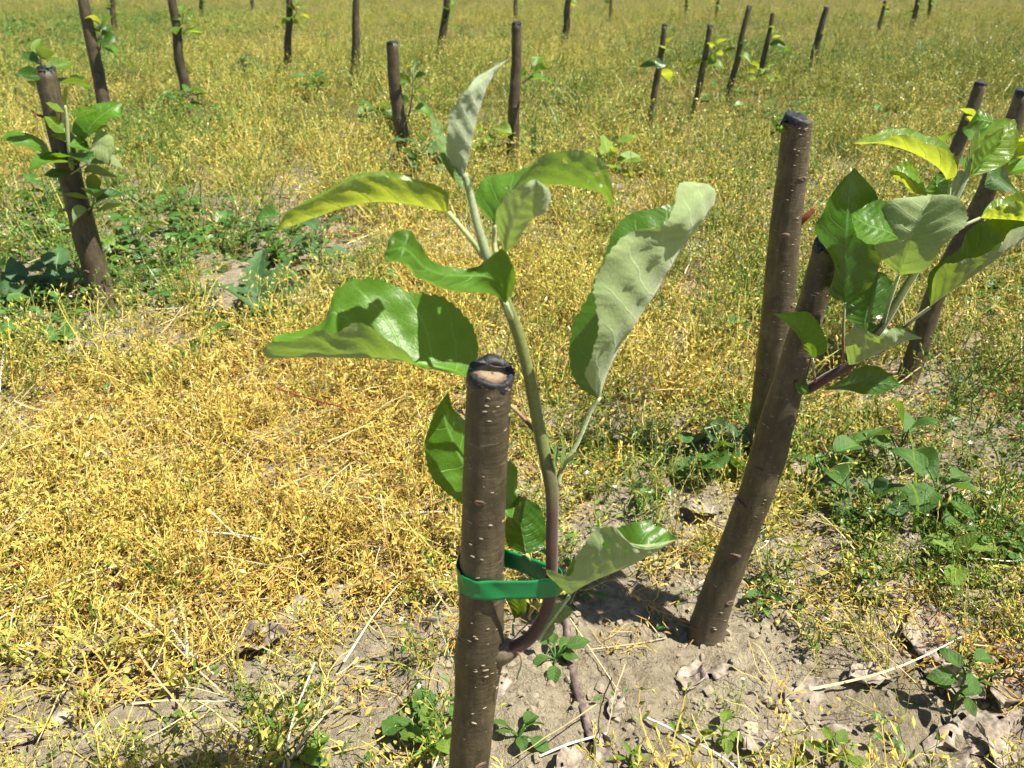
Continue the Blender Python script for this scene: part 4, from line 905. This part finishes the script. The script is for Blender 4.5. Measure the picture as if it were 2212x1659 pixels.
# ------------------------------------------------------------------ left tree with its own leaves, and the stumps further off
LEAFM = {}
def small_leaf(kind, k):
    key = (kind, k % 5)
    if key not in LEAFM: LEAFM[key] = generic_leaf_mesh('leaf', 1.0, .52 + .06 * (k % 5), MAT[kind], 'oval', curl=.3 + .14 * (k % 5), fold=.5 - .07 * (k % 5), nu=16, nv=6, seed=k)
    return LEAFM[key].data
def sprout(tree, org, p0, direction, length, nleaf, size, seed, kinds=('leaf', 'youngleaf', 'youngleaf', 'darkleaf')):
    rs = np.random.default_rng(seed); d = Vector(direction).normalized(); pts = []; p = Vector(p0)
    for k in range(6): pts.append(p.copy()); d = (d + Vector((0, 0, .16)) + Vector(rvec(rs)) * .08).normalized(); p = p + d * length / 5
    tube_obj('shoot', pts, [.0022, .002, .0018, .0016, .0013, .001], MAT['shoot'], tree, org, n=16, sides=8)
    for k in range(nleaf):
        u = .15 + .85 * k / max(1, nleaf - 1); q = pts[0].lerp(pts[-1], u) if u < .99 else pts[-1]
        i = min(int(u * 5), 4); q = pts[i].lerp(pts[i + 1], u * 5 - i)
        az = k * 2.4 + rs.normal() * .4; pit = .1 + .75 * u ** 2 + rs.normal() * .2; pl = .012 * (1.1 - u)
        dv = Vector((math.cos(az) * math.cos(pit), math.sin(az) * math.cos(pit), math.sin(pit))); e = q + dv * pl
        tube_obj('petiole', [q, q.lerp(e, .5) + Vector((0, 0, .001)), e], [.0009, .0008, .0007], MAT['petiole'], tree, org, n=6, sides=6)
        o = bpy.data.objects.new('leaf', small_leaf(kinds[rs.integers(len(kinds))] if u < .9 else 'youngleaf', int(rs.integers(5))))
        place(o, tree, e - Vector(org), az, pit, rs.normal() * .5, size * (1.1 - .4 * u) * rs.uniform(.8, 1.15))
def stump(base, top, w, label, mid=None, cap=True, sprouts=(), seed=0, group=None, scars=2):
    """base, top in picture coordinates; top None: as tall as its neighbours, leaning along `lean`"""
    b = onZ(*base); Y0 = b.y; org = Vector((b.x, Y0, hz(b.x, Y0)))
    t = thing('apple_tree', org, label, 'young tree', group)
    if isinstance(top, tuple): T = onY(*top, Y0)
    else:                      # top is out of the picture: carry the visible line on to full height
        px, py = top[0]; k = onY(px, py, Y0); h = max(.345, k.z + .03); T = b + (k - b) * (h / max(.02, k.z - b.z))
    r = w / FPX * (b - Vector((0, 0, CH))).dot(Vector((0, cp, -sp))) / 2
    pts = [b - (T - b).normalized() * .02, b, b.lerp(T, .2), b.lerp(T, .45), b.lerp(T, .7), T]
    if mid:
        for i, (mx, my) in mid.items(): pts[i] = onY(mx, my, Y0)
    rs = np.random.default_rng(seed)
    for i in (2, 3, 4):
        if not (mid and i in mid): pts[i] = pts[i] + Vector((rs.normal() * .0025, rs.normal() * .0025, 0))
    rad = [r * 1.1, r * 1.03, r * .90, r * .84, r * .76, r * .67]
    tk = trunk_part(t, org, pts, rad, sides=20, n=44, bump=.24, seed=seed)
    for k in range(scars):
        i = 2 + k; th = rs.uniform(-3, 0); nv = Vector((math.cos(th), math.sin(th), 0)); scar(tk, pts[i] + nv * rad[i] * .97, nv, .0042, org)
    if cap: wax_cap(t, org, T, T - pts[4], rad[-1], seed, False, skirt=.004)
    for k, s in enumerate(sprouts):
        p0 = onY(*s[0], Y0 - .004); p1 = onY(*s[1], Y0 - .004 + (s[4] if len(s) > 4 else 0)); sprout(t, org, p0, p1 - p0, (p1 - p0).length, s[2] + 2, s[3], seed * 7 + k)
    return t, Y0, org
G = 'stumps of the nursery rows behind'
lt, LY, lorg = stump((228, 668), (96, 150), 56, 'stump with black cap at the left, leafy shoot against it and curved lower trunk', mid={2: (205, 580), 3: (172, 460), 4: (138, 330)}, seed=61, scars=1, sprouts=[((160, 380), (195, 320), 7, .062), ((190, 470), (215, 425), 5, .05), ((105, 200), (78, 120), 5, .05)])
lt.children[0]['org'] = tuple(lorg)
def left_leaves():
    t, org, Y0 = lt, lorg, LY
    stalk(t, org, PX, [(156, 372, -.004), (152, 340, -.016), (147, 300, -.018), (145, 262, -.018), (141, 228, -.018)], Y0, .0038, .0014, 'petiole', 'shoot', n=24, sides=10)
    def lf(st, dM, dL, dR, m='leaf', **k): return leaf3(t, org, ZB, st, Y0, dM, dL, dR, m, nu=32, nv=10, serr=.045, **k)
    lf([((815, 1180),), ((890, 1010), (670, 1040), (1000, 1010)), ((1010, 870), (730, 840), (1090, 950)), ((1150, 770), (930, 690), (1240, 850)), ((1260, 700), (1150, 632), (1340, 830)), ((1362, 648),)], [-.02, -.012, .01], .006, -.012, 'leaf', seed=1)
    lf([((670, 850),), ((760, 800), (720, 730), (780, 835)), ((880, 755), (850, 695), (900, 800)), ((1028, 740),)], [-.02, -.03], .012, -.008, 'youngleaf', seed=2)
    lf([((560, 775),), ((480, 735), (490, 775), (480, 685)), ((390, 690), (400, 735), (380, 640)), ((298, 645),)], [-.02, -.03], -.008, .01, 'youngleaf', seed=3)
    lf([((575, 1065),), ((480, 980), (420, 1050), (540, 930)), ((370, 880), (330, 950), (440, 840)), ((275, 835),)], [-.024, -.04], -.012, .012, 'youngleaf', seed=4)
    lf([((375, 1395),), ((250, 1260), (240, 1330), (290, 1200)), ((60, 1160), (40, 1260), (70, 1075)), ((-150, 1120), (-140, 1220), (-130, 1040)), ((-300, 1130), (-280, 1160), (-270, 1070)), ((-330, 1165),)], [.006, -.02, -.03], -.012, .02, 'leaf', seed=5)
    lf([((912, 1315),), ((820, 1270), (850, 1310), (860, 1170)), ((720, 1230), (720, 1280), (740, 1110)), ((608, 1240),)], [-.024, -.04], -.01, .016, 'leaf', seed=6)
    lf([((910, 1310),), ((1000, 1260), (940, 1340), (1010, 1050)), ((1090, 1260), (1010, 1420), (1150, 1060)), ((1150, 1320), (1130, 1480), (1255, 1200)), ((1170, 1490),)], [-.022, -.03], -.006, .01, 'leaf', seed=7)
    lf([((860, 1500),), ((1000, 1450), (990, 1490), (1020, 1400)), ((1180, 1440), (1200, 1500), (1240, 1380)), ((1395, 1570),)], [-.01, -.02], -.006, .012, 'darkleaf', seed=8)
    lf([((620, 1640),), ((520, 1600), (520, 1680), (500, 1560)), ((380, 1600), (380, 1680), (380, 1560)), ((275, 1650),)], [-.02, -.026], -.006, .006, 'darkleaf', seed=9)
    lf([((680, 420),), ((720, 350), (610, 340), (760, 350)), ((750, 290), (680, 255), (820, 310)), ((860, 300),)], [.05, .06], .006, -.006, 'darkleaf', seed=10)
    lf([((590, 700),), ((560, 600), (530, 600), (590, 590)), ((570, 480), (545, 480), (605, 490)), ((590, 400),)], [-.016, -.012], .004, -.004, 'youngleaf', seed=12)
    stalk(t, org, ZB, [(640, 1640, -.012), (760, 1560, -.012), (860, 1500, -.01)], Y0, .0011, .0009)
    stalk(t, org, ZB, [(660, 1420, -.016), (760, 1320, -.02), (815, 1180, -.02)], Y0, .0012, .0009)
    stalk(t, org, ZB, [(270, 835, -.002), (200, 820, -.006), (120, 770, -.008)], Y0, .0022, .0012, 'redstem', 'spur', n=10)
left_leaves()
TR = [
 ((240, 285), [(180, 0)], 30, 'thick stump behind the left-hand tree, leaning left out of the top edge', {}, [((215, 110), (232, 55), 6, .068)], 62),
 ((405, 236), [(370, 0)], 24, 'slim stump left of centre with a leafy sprig high up', {}, [((388, 85), (405, 30), 5, .068)], 63),
 ((622, 166), [(624, 0)], 18, 'thin stump between two bare ones, leaves spraying right at the top edge', {}, [((628, 60), (655, 8), 6, .081)], 64),
 ((766, 182), [(770, 0)], 20, 'bare dark stump left of the flat-topped one in the middle row', {}, [], 65),
 ((877, 376), (847, 92), 34, 'flat-topped stump left of the downy shoot tip with a red-stemmed sprig', {}, [((882, 252), (915, 150), 6, .061)], 66),
 ((949, 138), [(965, 0)], 20, 'dark stump directly above the downy shoot tip', {}, [((958, 60), (985, 15), 5, .068)], 67),
 ((1103, 366), (1116, 50), 28, 'knobbly stump right of the downy leaf tip, one leaf on a thin side twig', {}, [((1128, 180), (1165, 160), 2, .068)], 68),
 ((1217, 102), [(1228, 0)], 17, 'short dark stump right of the knobbly one, against the top edge', {}, [((1230, 30), (1245, 5), 3, .068)], 69),
 ((1397, 292), (1436, 54), 16, 'leftmost of the three leaning stumps in a row, yellowish sprig on its right', {}, [((1412, 165), (1455, 105), 4, .068)], 70),
 ((1498, 256), (1534, 56), 16, 'middle of the three leaning stumps in a row', {}, [((1514, 150), (1555, 105), 4, .068)], 71),
 ((1571, 218), (1619, 14), 15, 'tallest and rightmost of the three leaning stumps in a row', {}, [((1590, 120), (1610, 90), 2, .061)], 72),
 ((1639, 182), (1669, 30), 13, 'thin stump between the tall leaning stump and the one with the clear black top', {}, [((1655, 100), (1675, 72), 3, .068)], 73),
 ((1746, 158), (1786, 16), 17, 'short leaning stump with black top standing alone right of the row of three', {}, [((1768, 95), (1785, 70), 2, .054)], 74),
 ((1898, 66), (1912, 2), 10, 'tiny far stump near the top edge, left of the far pair', {}, [], 75),
 ((1971, 62), [(1982, 0)], 13, 'left one of the far pair of stumps near the top right', {}, [((1976, 35), (1992, 12), 4, .081)], 76),
 ((2003, 46), [(2010, 0)], 9, 'right one of the far pair of stumps near the top right', {}, [], 77),
 ((2008, 470), (2119, 180), 34, 'black-topped stump leaning right behind the glossy leaves at the right', {}, [((2075, 300), (2105, 262), 3, .068)], 78),
 ((1958, 822), [(2140, 380)], 46, 'crooked dark stump behind the right-hand leaves, leaning out of the right edge', {2: (1990, 735), 3: (2028, 620)}, [((2150, 400), (2195, 330), 6, .081)], 79),
 ((247, 66), [(243, 0)], 14, 'far thin stump by the dark green clump at the top left', {}, [], 80),
 ((436, 38), [(434, 0)], 10, 'far stump right of the leafy-sprigged slim one', {}, [], 81),
 ((1316, 46), [(1320, 0)], 9, 'small far stump at the top edge right of centre', {}, [], 82),
 ((1480, 34), [(1484, 0)], 8, 'small far stump above the leftmost leaning stump of the three', {}, [((1482, 20), (1490, 5), 3, .081)], 83),
 ((1546, 44), [(1552, 0)], 8, 'small far stump above the middle leaning stump of the three', {}, [], 84),
 ((1113, 44), [(1114, 0)], 11, 'far stump straight above the knobbly one', {}, [((1118, 30), (1130, 5), 4, .081)], 85),
 ((548, 22), [(545, 0)], 9, 'far stump at the top edge left of the thin leafy one', {}, [], 86),
]
for (b_, t_, w_, lab, mid, sps, sd_) in TR:
    if not sps and w_ < 16:
        q_ = t_[0] if isinstance(t_, list) else t_; m_ = (b_[0] + (q_[0] - b_[0]) * .6, b_[1] + (q_[1] - b_[1]) * .6)
        sps = [(m_, (m_[0] + (9 if sd_ % 2 else -8), m_[1] - 14), 5, .08)]
    stump(b_, t_, w_, lab, mid=mid, sprouts=sps, seed=sd_, group=G, scars=2 if w_ > 14 else 0)
# ------------------------------------------------------------------ weeds that stand out one by one
WL = {}
def wleaf(kind, m, k):
    key = (kind, m, k % 4)
    if key not in WL:
        kw = dict(oval=dict(shape='oval', wd=.55), lance=dict(shape='lance', wd=.26), heart=dict(shape='heart', wd=.8), round=dict(shape='round', wd=1.0, lobes=3, lobe_amp=.10), jag=dict(shape='oval', wd=.30, lobes=7, lobe_amp=.30))[kind]
        wd = kw.pop('wd'); WL[key] = generic_leaf_mesh('leaf', 1.0, wd * (1 + .08 * (k % 4)), MAT[m + 'v'], curl=.2 + .18 * (k % 4), fold=.15 + .12 * (k % 4), nu=42 if kind == 'jag' else 12, nv=6, seed=k + 3, **kw)
    return WL[key].data
def weed(px, py, kind, label, n=6, size=.03, stem=.02, m='weed', up=.5, spread=1.0, seed=0, name='weed', explicit=None, group=None, hh=0.0):
    """rosette or tuft: n leaves on stalks round a root; explicit: (az, pitch, size, stalk) per leaf"""
    g = ground(px, py); rs = np.random.default_rng(seed + int(px)); t = thing(name, g, label, 'weed', group)
    if hh: tube_obj('stem', [g + Vector((0, 0, -.003)), g + Vector((rs.normal() * .004, rs.normal() * .004, hh * .5)), g + Vector((rs.normal() * .008, rs.normal() * .008, hh))], [.0012, .001, .0008], MAT['redstem' if seed % 2 else m], t, g, n=10, sides=6)
    rows = explicit or [(k * 2.399 + rs.normal() * .35, up + rs.normal() * .25, size * rs.uniform(.7, 1.15), stem * rs.uniform(.6, 1.3)) for k in range(n)]
    for k, (az, pit, sz, sk) in enumerate(rows):
        z0 = hh * (.25 + .75 * k / len(rows)) if hh else 0
        b = g + Vector((0, 0, z0)); d = Vector((math.cos(az) * math.cos(pit + .5), math.sin(az) * math.cos(pit + .5), math.sin(pit + .5)))
        e = b + d * sk * spread
        if sk > .004: tube_obj('leaf_stalk', [b, b.lerp(e, .5) + Vector((0, 0, sk * .06)), e], [.0009, .0008, .0007], MAT[m], t, g, n=6, sides=5)
        o = bpy.data.objects.new('leaf', wleaf(kind, m, int(rs.integers(4)))); place(o, t, e - g, az, pit - .15, rs.normal() * .35, sz)
    return t
def grass(px, py, label, n=6, h=.12, seed=0, m='weed', w=.004):
    g = ground(px, py); rs = np.random.default_rng(seed); t = thing('grass_tuft', g, label, 'grass')
    for k in range(n):
        az = rs.random() * 6.283; lean = rs.uniform(.1, .6); ln = h * rs.uniform(.6, 1.1); V = []; F = []; b = Vector((rs.normal() * .006, rs.normal() * .006, -.003)); ns = 9
        side = Vector((-math.sin(az), math.cos(az), 0)); out = Vector((math.cos(az), math.sin(az), 0))
        for i in range(ns):
            u = i / (ns - 1); a = lean * (.4 + 1.1 * u); p = b + out * (ln * u * math.sin(a)) + Vector((0, 0, ln * u * math.cos(a * .85))); ww = w * (1 - u) ** .6 / 2 + .0002
            V += [p - side * ww + out * ww * .3, p, p + side * ww + out * ww * .3]
        for i in range(ns - 1):
            for j in range(2): F.append((i * 3 + j, i * 3 + j + 1, i * 3 + j + 4, i * 3 + j + 3))
        mesh_obj('blade', V, F, MAT[m], parent=t)
    return t
# sow thistle in the middle distance: long jagged leaves

weed(565, 690, 'jag', 'large jagged grey-green thistle rosette left of the big near leaf', m='blueweed', seed=1, name='thistle', explicit=[(1.9, 1.1, .13, .004), (2.7, .95, .11, .004), (1.2, 1.0, .12, .004), (.5, .8, .10, .004), (3.2, .3, .13, .004), (3.8, .2, .10, .004), (-.2, .45, .08, .004), (5.2, .2, .08, .004), (2.2, .6, .09, .004)])
weed(700, 600, 'oval', 'upright weed with pointed potato-like leaves right of the thistle', n=9, size=.046, stem=.025, m='blueweed', up=.35, seed=2, hh=.075)
weed(640, 560, 'oval', 'leafy green weed behind the thistle', n=10, size=.046, stem=.025, m='weed', up=.3, seed=4, hh=.07)
weed(60, 668, 'heart', 'bindweed with heart-shaped leaves at the left edge beside the left-hand stump', n=10, size=.042, stem=.045, m='blueweed', up=.5, seed=6)
weed(130, 640, 'heart', 'bindweed leaves close against the foot of the left-hand stump', n=7, size=.042, stem=.04, m='blueweed', up=.55, seed=8)
weed(402, 775, 'round', 'small mallow with one round leaf below the thistle', n=4, size=.022, stem=.014, m='weed', up=.5, seed=10)
weed(350, 820, 'round', 'mallow with round leaves left of the big leaf, on the dry weeds', n=5, size=.025, stem=.02, m='weed', up=.4, seed=12)
weed(470, 740, 'round', 'mallow tucked under the thistle leaves', n=5, size=.026, stem=.02, m='weed', up=.4, seed=14)
weed(235, 600, 'oval', 'red-stalked weed just right of the left-hand stump', n=7, size=.03, stem=.02, m='yweed', up=.3, seed=15, hh=.07)
weed(190, 655, 'oval', 'yellowish weed with reddish stalk in front of the left-hand stump', n=5, size=.03, stem=.015, m='yweed', up=.3, seed=17, hh=.06)
weed(300, 560, 'oval', 'low broad-leaved weed between the left-hand stump and the thistle', n=12, size=.044, stem=.03, m='weed', up=.35, seed=18, hh=.06)
weed(400, 500, 'oval', 'dark low weed clump in the left middle distance', n=12, size=.042, stem=.03, m='weed', up=.4, seed=20, hh=.06)
weed(120, 480, 'oval', 'weed clump behind the left-hand stump at the left edge', n=12, size=.046, stem=.03, m='weed', up=.4, seed=22, hh=.07)
weed(1520, 1030, 'round', 'cluster of round green mallow leaves left of the leaning trunk', n=9, size=.026, stem=.03, m='weed', up=.35, seed=24)
weed(1570, 1000, 'round', 'mallow leaves touching the left side of the leaning trunk', n=7, size=.024, stem=.025, m='blueweed', up=.35, seed=26)
weed(1440, 1010, 'round', 'small mallow in the dry weeds right of the shoot', n=6, size=.02, stem=.02, m='blueweed', up=.35, seed=28)
weed(1930, 1030, 'oval', 'tall broad dark leaves standing right of the leaning trunk', n=6, size=.04, stem=.02, m='weed', up=.6, seed=30, hh=.04)
weed(2010, 1120, 'oval', 'broad-leaved weed clump in the greenery at the right', n=9, size=.034, stem=.02, m='weed', up=.3, seed=32, hh=.03)
weed(2120, 1170, 'round', 'mallow cluster at the right edge in the greenery', n=8, size=.028, stem=.025, m='weed', up=.35, seed=34)
weed(1880, 1130, 'round', 'mallow leaves in the weeds right of the leaning trunk', n=6, size=.024, stem=.025, m='blueweed', up=.4, seed=36)
weed(1770, 1060, 'oval', 'two-leaved dark sprout right beside the leaning trunk', n=4, size=.032, stem=.015, m='weed', up=.5, seed=38, hh=.03)
weed(1650, 1270, 'lance', 'lance-leaved seedling at the foot of the leaning trunk', n=9, size=.026, stem=.003, m='blueweed', up=.55, seed=40)
weed(2060, 1530, 'oval', 'long-stemmed green weed standing on bare soil at the lower right', n=9, size=.018, stem=.006, m='weed', up=.25, seed=42, hh=.05)
weed(2050, 1250, 'oval', 'yellow-green broad leaf weed above the bare soil at the right', n=6, size=.028, stem=.012, m='yweed', up=.3, seed=44, hh=.02)
weed(900, 1570, 'round', 'low round-leaved seedling left of the nearest stump', n=6, size=.017, stem=.012, m='weed', up=.3, seed=46)
weed(1200, 1430, 'oval', 'seedling with small oval leaves under the bent shoot', n=7, size=.017, stem=.012, m='weed', up=.35, seed=48)
weed(1120, 1590, 'oval', 'small oval-leaved seedling right of the nearest stump foot', n=6, size=.015, stem=.01, m='weed', up=.35, seed=50)
weed(930, 1640, 'oval', 'leafy seedling at the lower edge left of the nearest stump', n=7, size=.015, stem=.012, m='yweed', up=.35, seed=52, hh=.02)
weed(640, 1640, 'oval', 'pale yellow-green seedling at the bottom edge', n=6, size=.016, stem=.012, m='yweed', up=.3, seed=54)
weed(1560, 1590, 'oval', 'tiny seedling on bare soil right of the twig', n=6, size=.012, stem=.008, m='yweed', up=.35, seed=56, hh=.015)
weed(1360, 1650, 'lance', 'tiny upright seedling at the bottom edge beside the twig end', n=7, size=.013, stem=.005, m='yweed', up=.6, seed=58, hh=.012)
weed(1800, 1640, 'oval', 'bright green seedling at the bottom edge right of centre', n=7, size=.014, stem=.01, m='yweed', up=.35, seed=60, hh=.012)
for k, (x, y, lb) in enumerate([(250, 18, 'dark green weed clump at the top left behind the stumps'), (300, 30, 'second dark green weed clump at the top left'), (60, 118, 'weed clump above the left-hand stump'), (820, 300, 'weed clump at the foot of the flat-topped stump, left side'), (910, 400, 'weed clump at the foot of the flat-topped stump, right side'), (1060, 370, 'green weeds left of the knobbly stump foot'), (680, 215, 'green weed in the dry field left of the bare dark stump'), (530, 165, 'weed in front of the thin leafy stump'), (1640, 200, 'bright green weed at the foot of the thin stump'), (1690, 150, 'green weed behind the short leaning stump'), (1990, 130, 'green weed patch near the top right'), (1310, 420, 'small dark weed in the dry field right of the chewed leaf'), (400, 262, 'weed at the foot of the slim left stump')]):
    weed(x, y, 'oval', lb, n=14, size=.06, stem=.04, m=('weed', 'blueweed', 'yweed')[k % 3] if k > 2 else 'weed', up=.45, seed=70 + k, hh=.08)
grass(1150, 345, 'long dark grass blades right of the knobbly stump', 7, .17, 1, 'blueweed', .008)
grass(1215, 330, 'second tuft of long grass right of the knobbly stump', 6, .15, 2, 'weed', .007)
grass(1290, 300, 'short grass blades further right of the knobbly stump', 6, .10, 3, 'weed', .006)
grass(590, 205, 'tall grass blades at the foot of the thin leafy stump', 8, .2, 4, 'weed', .007)
grass(705, 130, 'tall thin grass left of the bare dark stump', 6, .2, 5, 'yweed', .006)
grass(1398, 290, 'grass blades at the foot of the leftmost leaning stump', 6, .12, 6, 'weed', .006)
grass(1985, 1150, 'arched yellow-green grass blade in the greenery at the right', 3, .14, 7, 'yweed', .003)
grass(820, 545, 'thin yellow-green grass blades in the dry weeds below the near leaf', 5, .06, 8, 'yweed', .003)

# ------------------------------------------------------------------ dead leaves, twigs and straws lying about
def dry_leaf(px, py, size, az, label, seed, tilt=.2, group='dead leaves on the soil'):
    rs = np.random.default_rng(seed); g = ground(px, py); nu, nv = 14, 10; V = []; F = []; ph = rs.random(6) * 6.28
    for i in range(nu):
        u = i / (nu - 1)
        for j in range(nv):
            v = -1 + 2 * j / (nv - 1); w = (.27 + .05 * math.sin(ph[0])) * math.sin(math.pi * (u ** .8 * .96 + .02)) ** .8 * (1 + .07 * math.sin(13 * u + ph[5]) + .10 * rs.normal() * (abs(v) > .9))
            x = (u - .5) * size; y = v * w * size
            z = size * (.10 * abs(v) ** 1.5 * (.4 + .6 * math.sin(ph[2] + 2 * u)) + .05 * math.sin(5 * u + ph[1]) * math.sin(2.2 * v + ph[2]) + .04 * math.sin(11 * u + ph[3] + 3 * v) + .10 * v * v * math.sin(3 * u + ph[4])) + .03 * size
            V.append((x, y, max(z, -.004) + .001))
    for i in range(nu - 1):
        for j in range(nv - 1):
            if rs.random() < .03: continue
            F.append((i * nv + j, (i + 1) * nv + j, (i + 1) * nv + j + 1, i * nv + j + 1))
    o = mesh_obj('dry_leaf', V, F, MAT['dry'], [(0, 0)] * len(V)); o.location = g + Vector((0, 0, .001)); o.rotation_euler = (rs.normal() * tilt, rs.normal() * tilt, az)
    s_ = o.modifiers.new('thickness', 'SOLIDIFY'); s_.thickness = .0004
    tag(o, label, 'dead leaf', group)
DL = [(1520, 1112, .042, .4, 'bleached curled dead leaf left of the leaning trunk'), (1540, 1440, .034, .2, 'pale dead leaf just below the foot of the leaning trunk'), (1500, 1455, .028, 1.2, 'folded dead leaf beside the pale one below the leaning trunk'),
      (2010, 1370, .05, 1.4, 'curled grey dead leaf standing on edge above the lower-right soil'), (1960, 1330, .04, .6, 'brown dead leaf half under the weeds at the right'), (2120, 1570, .055, .3, 'large grey-brown dead leaf in the lower right corner'), (2060, 1620, .045, 1.0, 'crumpled dead leaf left of the corner one'),
      (2170, 1640, .04, 2.0, 'dead leaf at the very corner, lower right'), (2060, 1470, .038, 2.2, 'dark crumpled dead leaf above the lower-right corner'), (2180, 1490, .04, .9, 'dead leaf at the right edge above the corner'), (1740, 1500, .034, .8, 'pale dead leaf in the middle of the lower-right soil'), (1790, 1540, .03, 2.4, 'second dead leaf in the middle of the lower-right soil'),
      (1880, 1460, .032, .2, 'dead leaf between the seedlings on the lower-right soil'), (1240, 1650, .03, .5, 'pinkish dead leaf at the bottom edge beside the twig'), (1310, 1640, .028, 1.7, 'small dead leaf at the bottom edge under the seedling'), (500, 1100, .036, 1.3, 'brown dead leaf sunk in the golden weeds at the left'),
      (650, 1330, .034, .4, 'dead leaf on the thin patch left of the nearest stump'), (350, 1350, .04, 1.1, 'large pale dead leaf on the thin patch at the lower left'), (150, 1420, .05, .3, 'flat dead leaf at the lower left, among straw'), (110, 1560, .045, .9, 'dead leaf near the lower left corner'), (420, 1400, .035, 2.1, 'dead leaf right of the large pale one at lower left'),
      (560, 1390, .04, .1, 'smooth brown dead leaf under the straw, left of centre'), (720, 1300, .03, 1.0, 'small dead leaf close to the nearest stump on the left'), (900, 1390, .04, .5, 'long dead leaf right against the nearest stump on the left'), (300, 1180, .03, .7, 'dead leaf fragment in the straw at the left'),
      (1740, 960, .035, 1.6, 'dead leaf in the weeds right of the leaning trunk'), (1900, 1290, .035, .3, 'pale dead leaf on the soil right of the seedlings'), (1330, 1520, .022, 1.1, 'small dead leaf next to the twig'), (1640, 1590, .03, .6, 'brown dead leaf above the bottom edge, right of centre'), (2190, 1400, .035, .2, 'dead leaf under golden weeds at the right edge'), (1080, 1490, .02, 1.2, 'small brown leaf by the foot of the nearest stump')]
for k, (x, y, s_, a_, lb) in enumerate(DL): dry_leaf(x, y, s_ * 1.2, a_, lb, 900 + k)
def twig(name, pts, r, m, label, cat, lift=.003, seed=0, sides=8, group=None):
    P = []
    for q in pts:
        g = ground(q[0], q[1]); P.append(g + Vector((0, 0, lift + (q[2] if len(q) > 2 else 0))))
    V, F, UV = tube(P, [r, r * 1.05, r * .9, r * .8][:max(2, min(4, len(P)))], n=30, sides=sides, bump=.25 if r > .0012 else .05, seed=seed)
    o = mesh_obj(name, V, F, MAT[m], UV, origin=P[0]); tag(o, label, cat, group); return o
twig('twig', [(1222, 1350), (1230, 1420), (1245, 1490), (1268, 1570), (1275, 1600)], .0031, 'twig', 'dark reddish twig on bare soil right of the nearest stump', 'twig', .003, 1, 12)
twig('twig', [(606, 894, .03), (660, 910, .03), (720, 930, .028), (790, 942, .026)], .0009, 'redstem', 'thin red-brown twig over the golden weeds left of the nearest stump', 'twig', .004, 2)
twig('twig', [(880, 1450), (920, 1420), (970, 1395), (1000, 1380)], .0012, 'twig', 'grey-brown twig on the soil left of the nearest stump', 'twig', .004, 3)
ST = [([(1395, 1560), (1450, 1585), (1560, 1640), (1600, 1665)], .0011, 'pale_straw', 'thick white straw on the soil at the bottom edge'), ([(1165, 1645), (1230, 1615), (1310, 1592)], .0010, 'pale_straw', 'short white straw left of the twig end'),
      ([(1225, 1340), (1265, 1400), (1335, 1490)], .0007, 'straw', 'thin tan straw slanting right of the twig'), ([(1270, 1415), (1380, 1385), (1440, 1375)], .0005, 'straw', 'fine straw lying across the soil above the twig'),
      ([(868, 1140, .012), (915, 1141, .014), (958, 1137, .012)], .0009, 'pale_straw', 'white straw in the golden weeds close left of the nearest stump'), ([(10, 935, .02), (16, 880, .03), (26, 800, .03)], .0016, 'pale_straw', 'upright white stalk at the left edge'),
      ([(400, 1180, .012), (520, 1190, .016), (600, 1205, .014)], .0010, 'pale_straw', 'shiny pale straw across the golden weeds at the left'), ([(60, 1330, .01), (180, 1290, .016), (300, 1250, .014), (420, 1235, .01)], .0010, 'straw', 'long yellow straw at the lower left'),
      ([(0, 1370, .01), (70, 1330, .012), (150, 1310, .012)], .0009, 'straw', 'yellow straw at the left edge above the dead leaves'), ([(340, 1250, .012), (390, 1210, .016), (440, 1180, .01)], .0008, 'straw', 'short bent straw in the golden weeds'), ([(600, 1240, .012), (760, 1205, .014), (900, 1235, .012)], .0007, 'straw', 'bowed straw between the straw heap and the nearest stump'),
      ([(210, 1420, .01), (240, 1330, .02), (300, 1240, .02)], .0007, 'straw', 'thin straw leaning over the lower-left dead leaves'), ([(610, 1700, .004), (640, 1610, .02), (690, 1500, .03)], .0008, 'pale_straw', 'pale straw rising from the bottom edge left of centre'),
      ([(290, 1515, .006), (400, 1508, .008), (480, 1520, .006)], .0006, 'straw', 'flat straw on the lower-left soil'), ([(1700, 1130, .01), (1900, 1230, .02), (2000, 1320, .01)], .0006, 'straw', 'long bent straw right of the leaning trunk'), ([(2090, 1240, .01), (2160, 1250, .012), (2200, 1245, .01)], .0007, 'pale_straw', 'short pale straw at the right edge'),
      ([(1475, 630, .03), (1490, 590, .03), (1478, 555, .03)], .0011, 'pale_straw', 'broken pale straw right of the tall pale leaf'), ([(1960, 1180, .006), (2060, 1290, .01), (2110, 1330, .004)], .0006, 'pale_straw', 'pale bent straw above the lower-right soil'), ([(330, 690, .01), (400, 688, .012)], .0010, 'pale_straw', 'white straw lying right of the left-hand stump foot')]
for k, (pts, r, m, lb) in enumerate(ST): twig('straw_stem', pts, r * .8, m, lb, 'straw', .004, 20 + k, 6, 'loose straws on the ground')
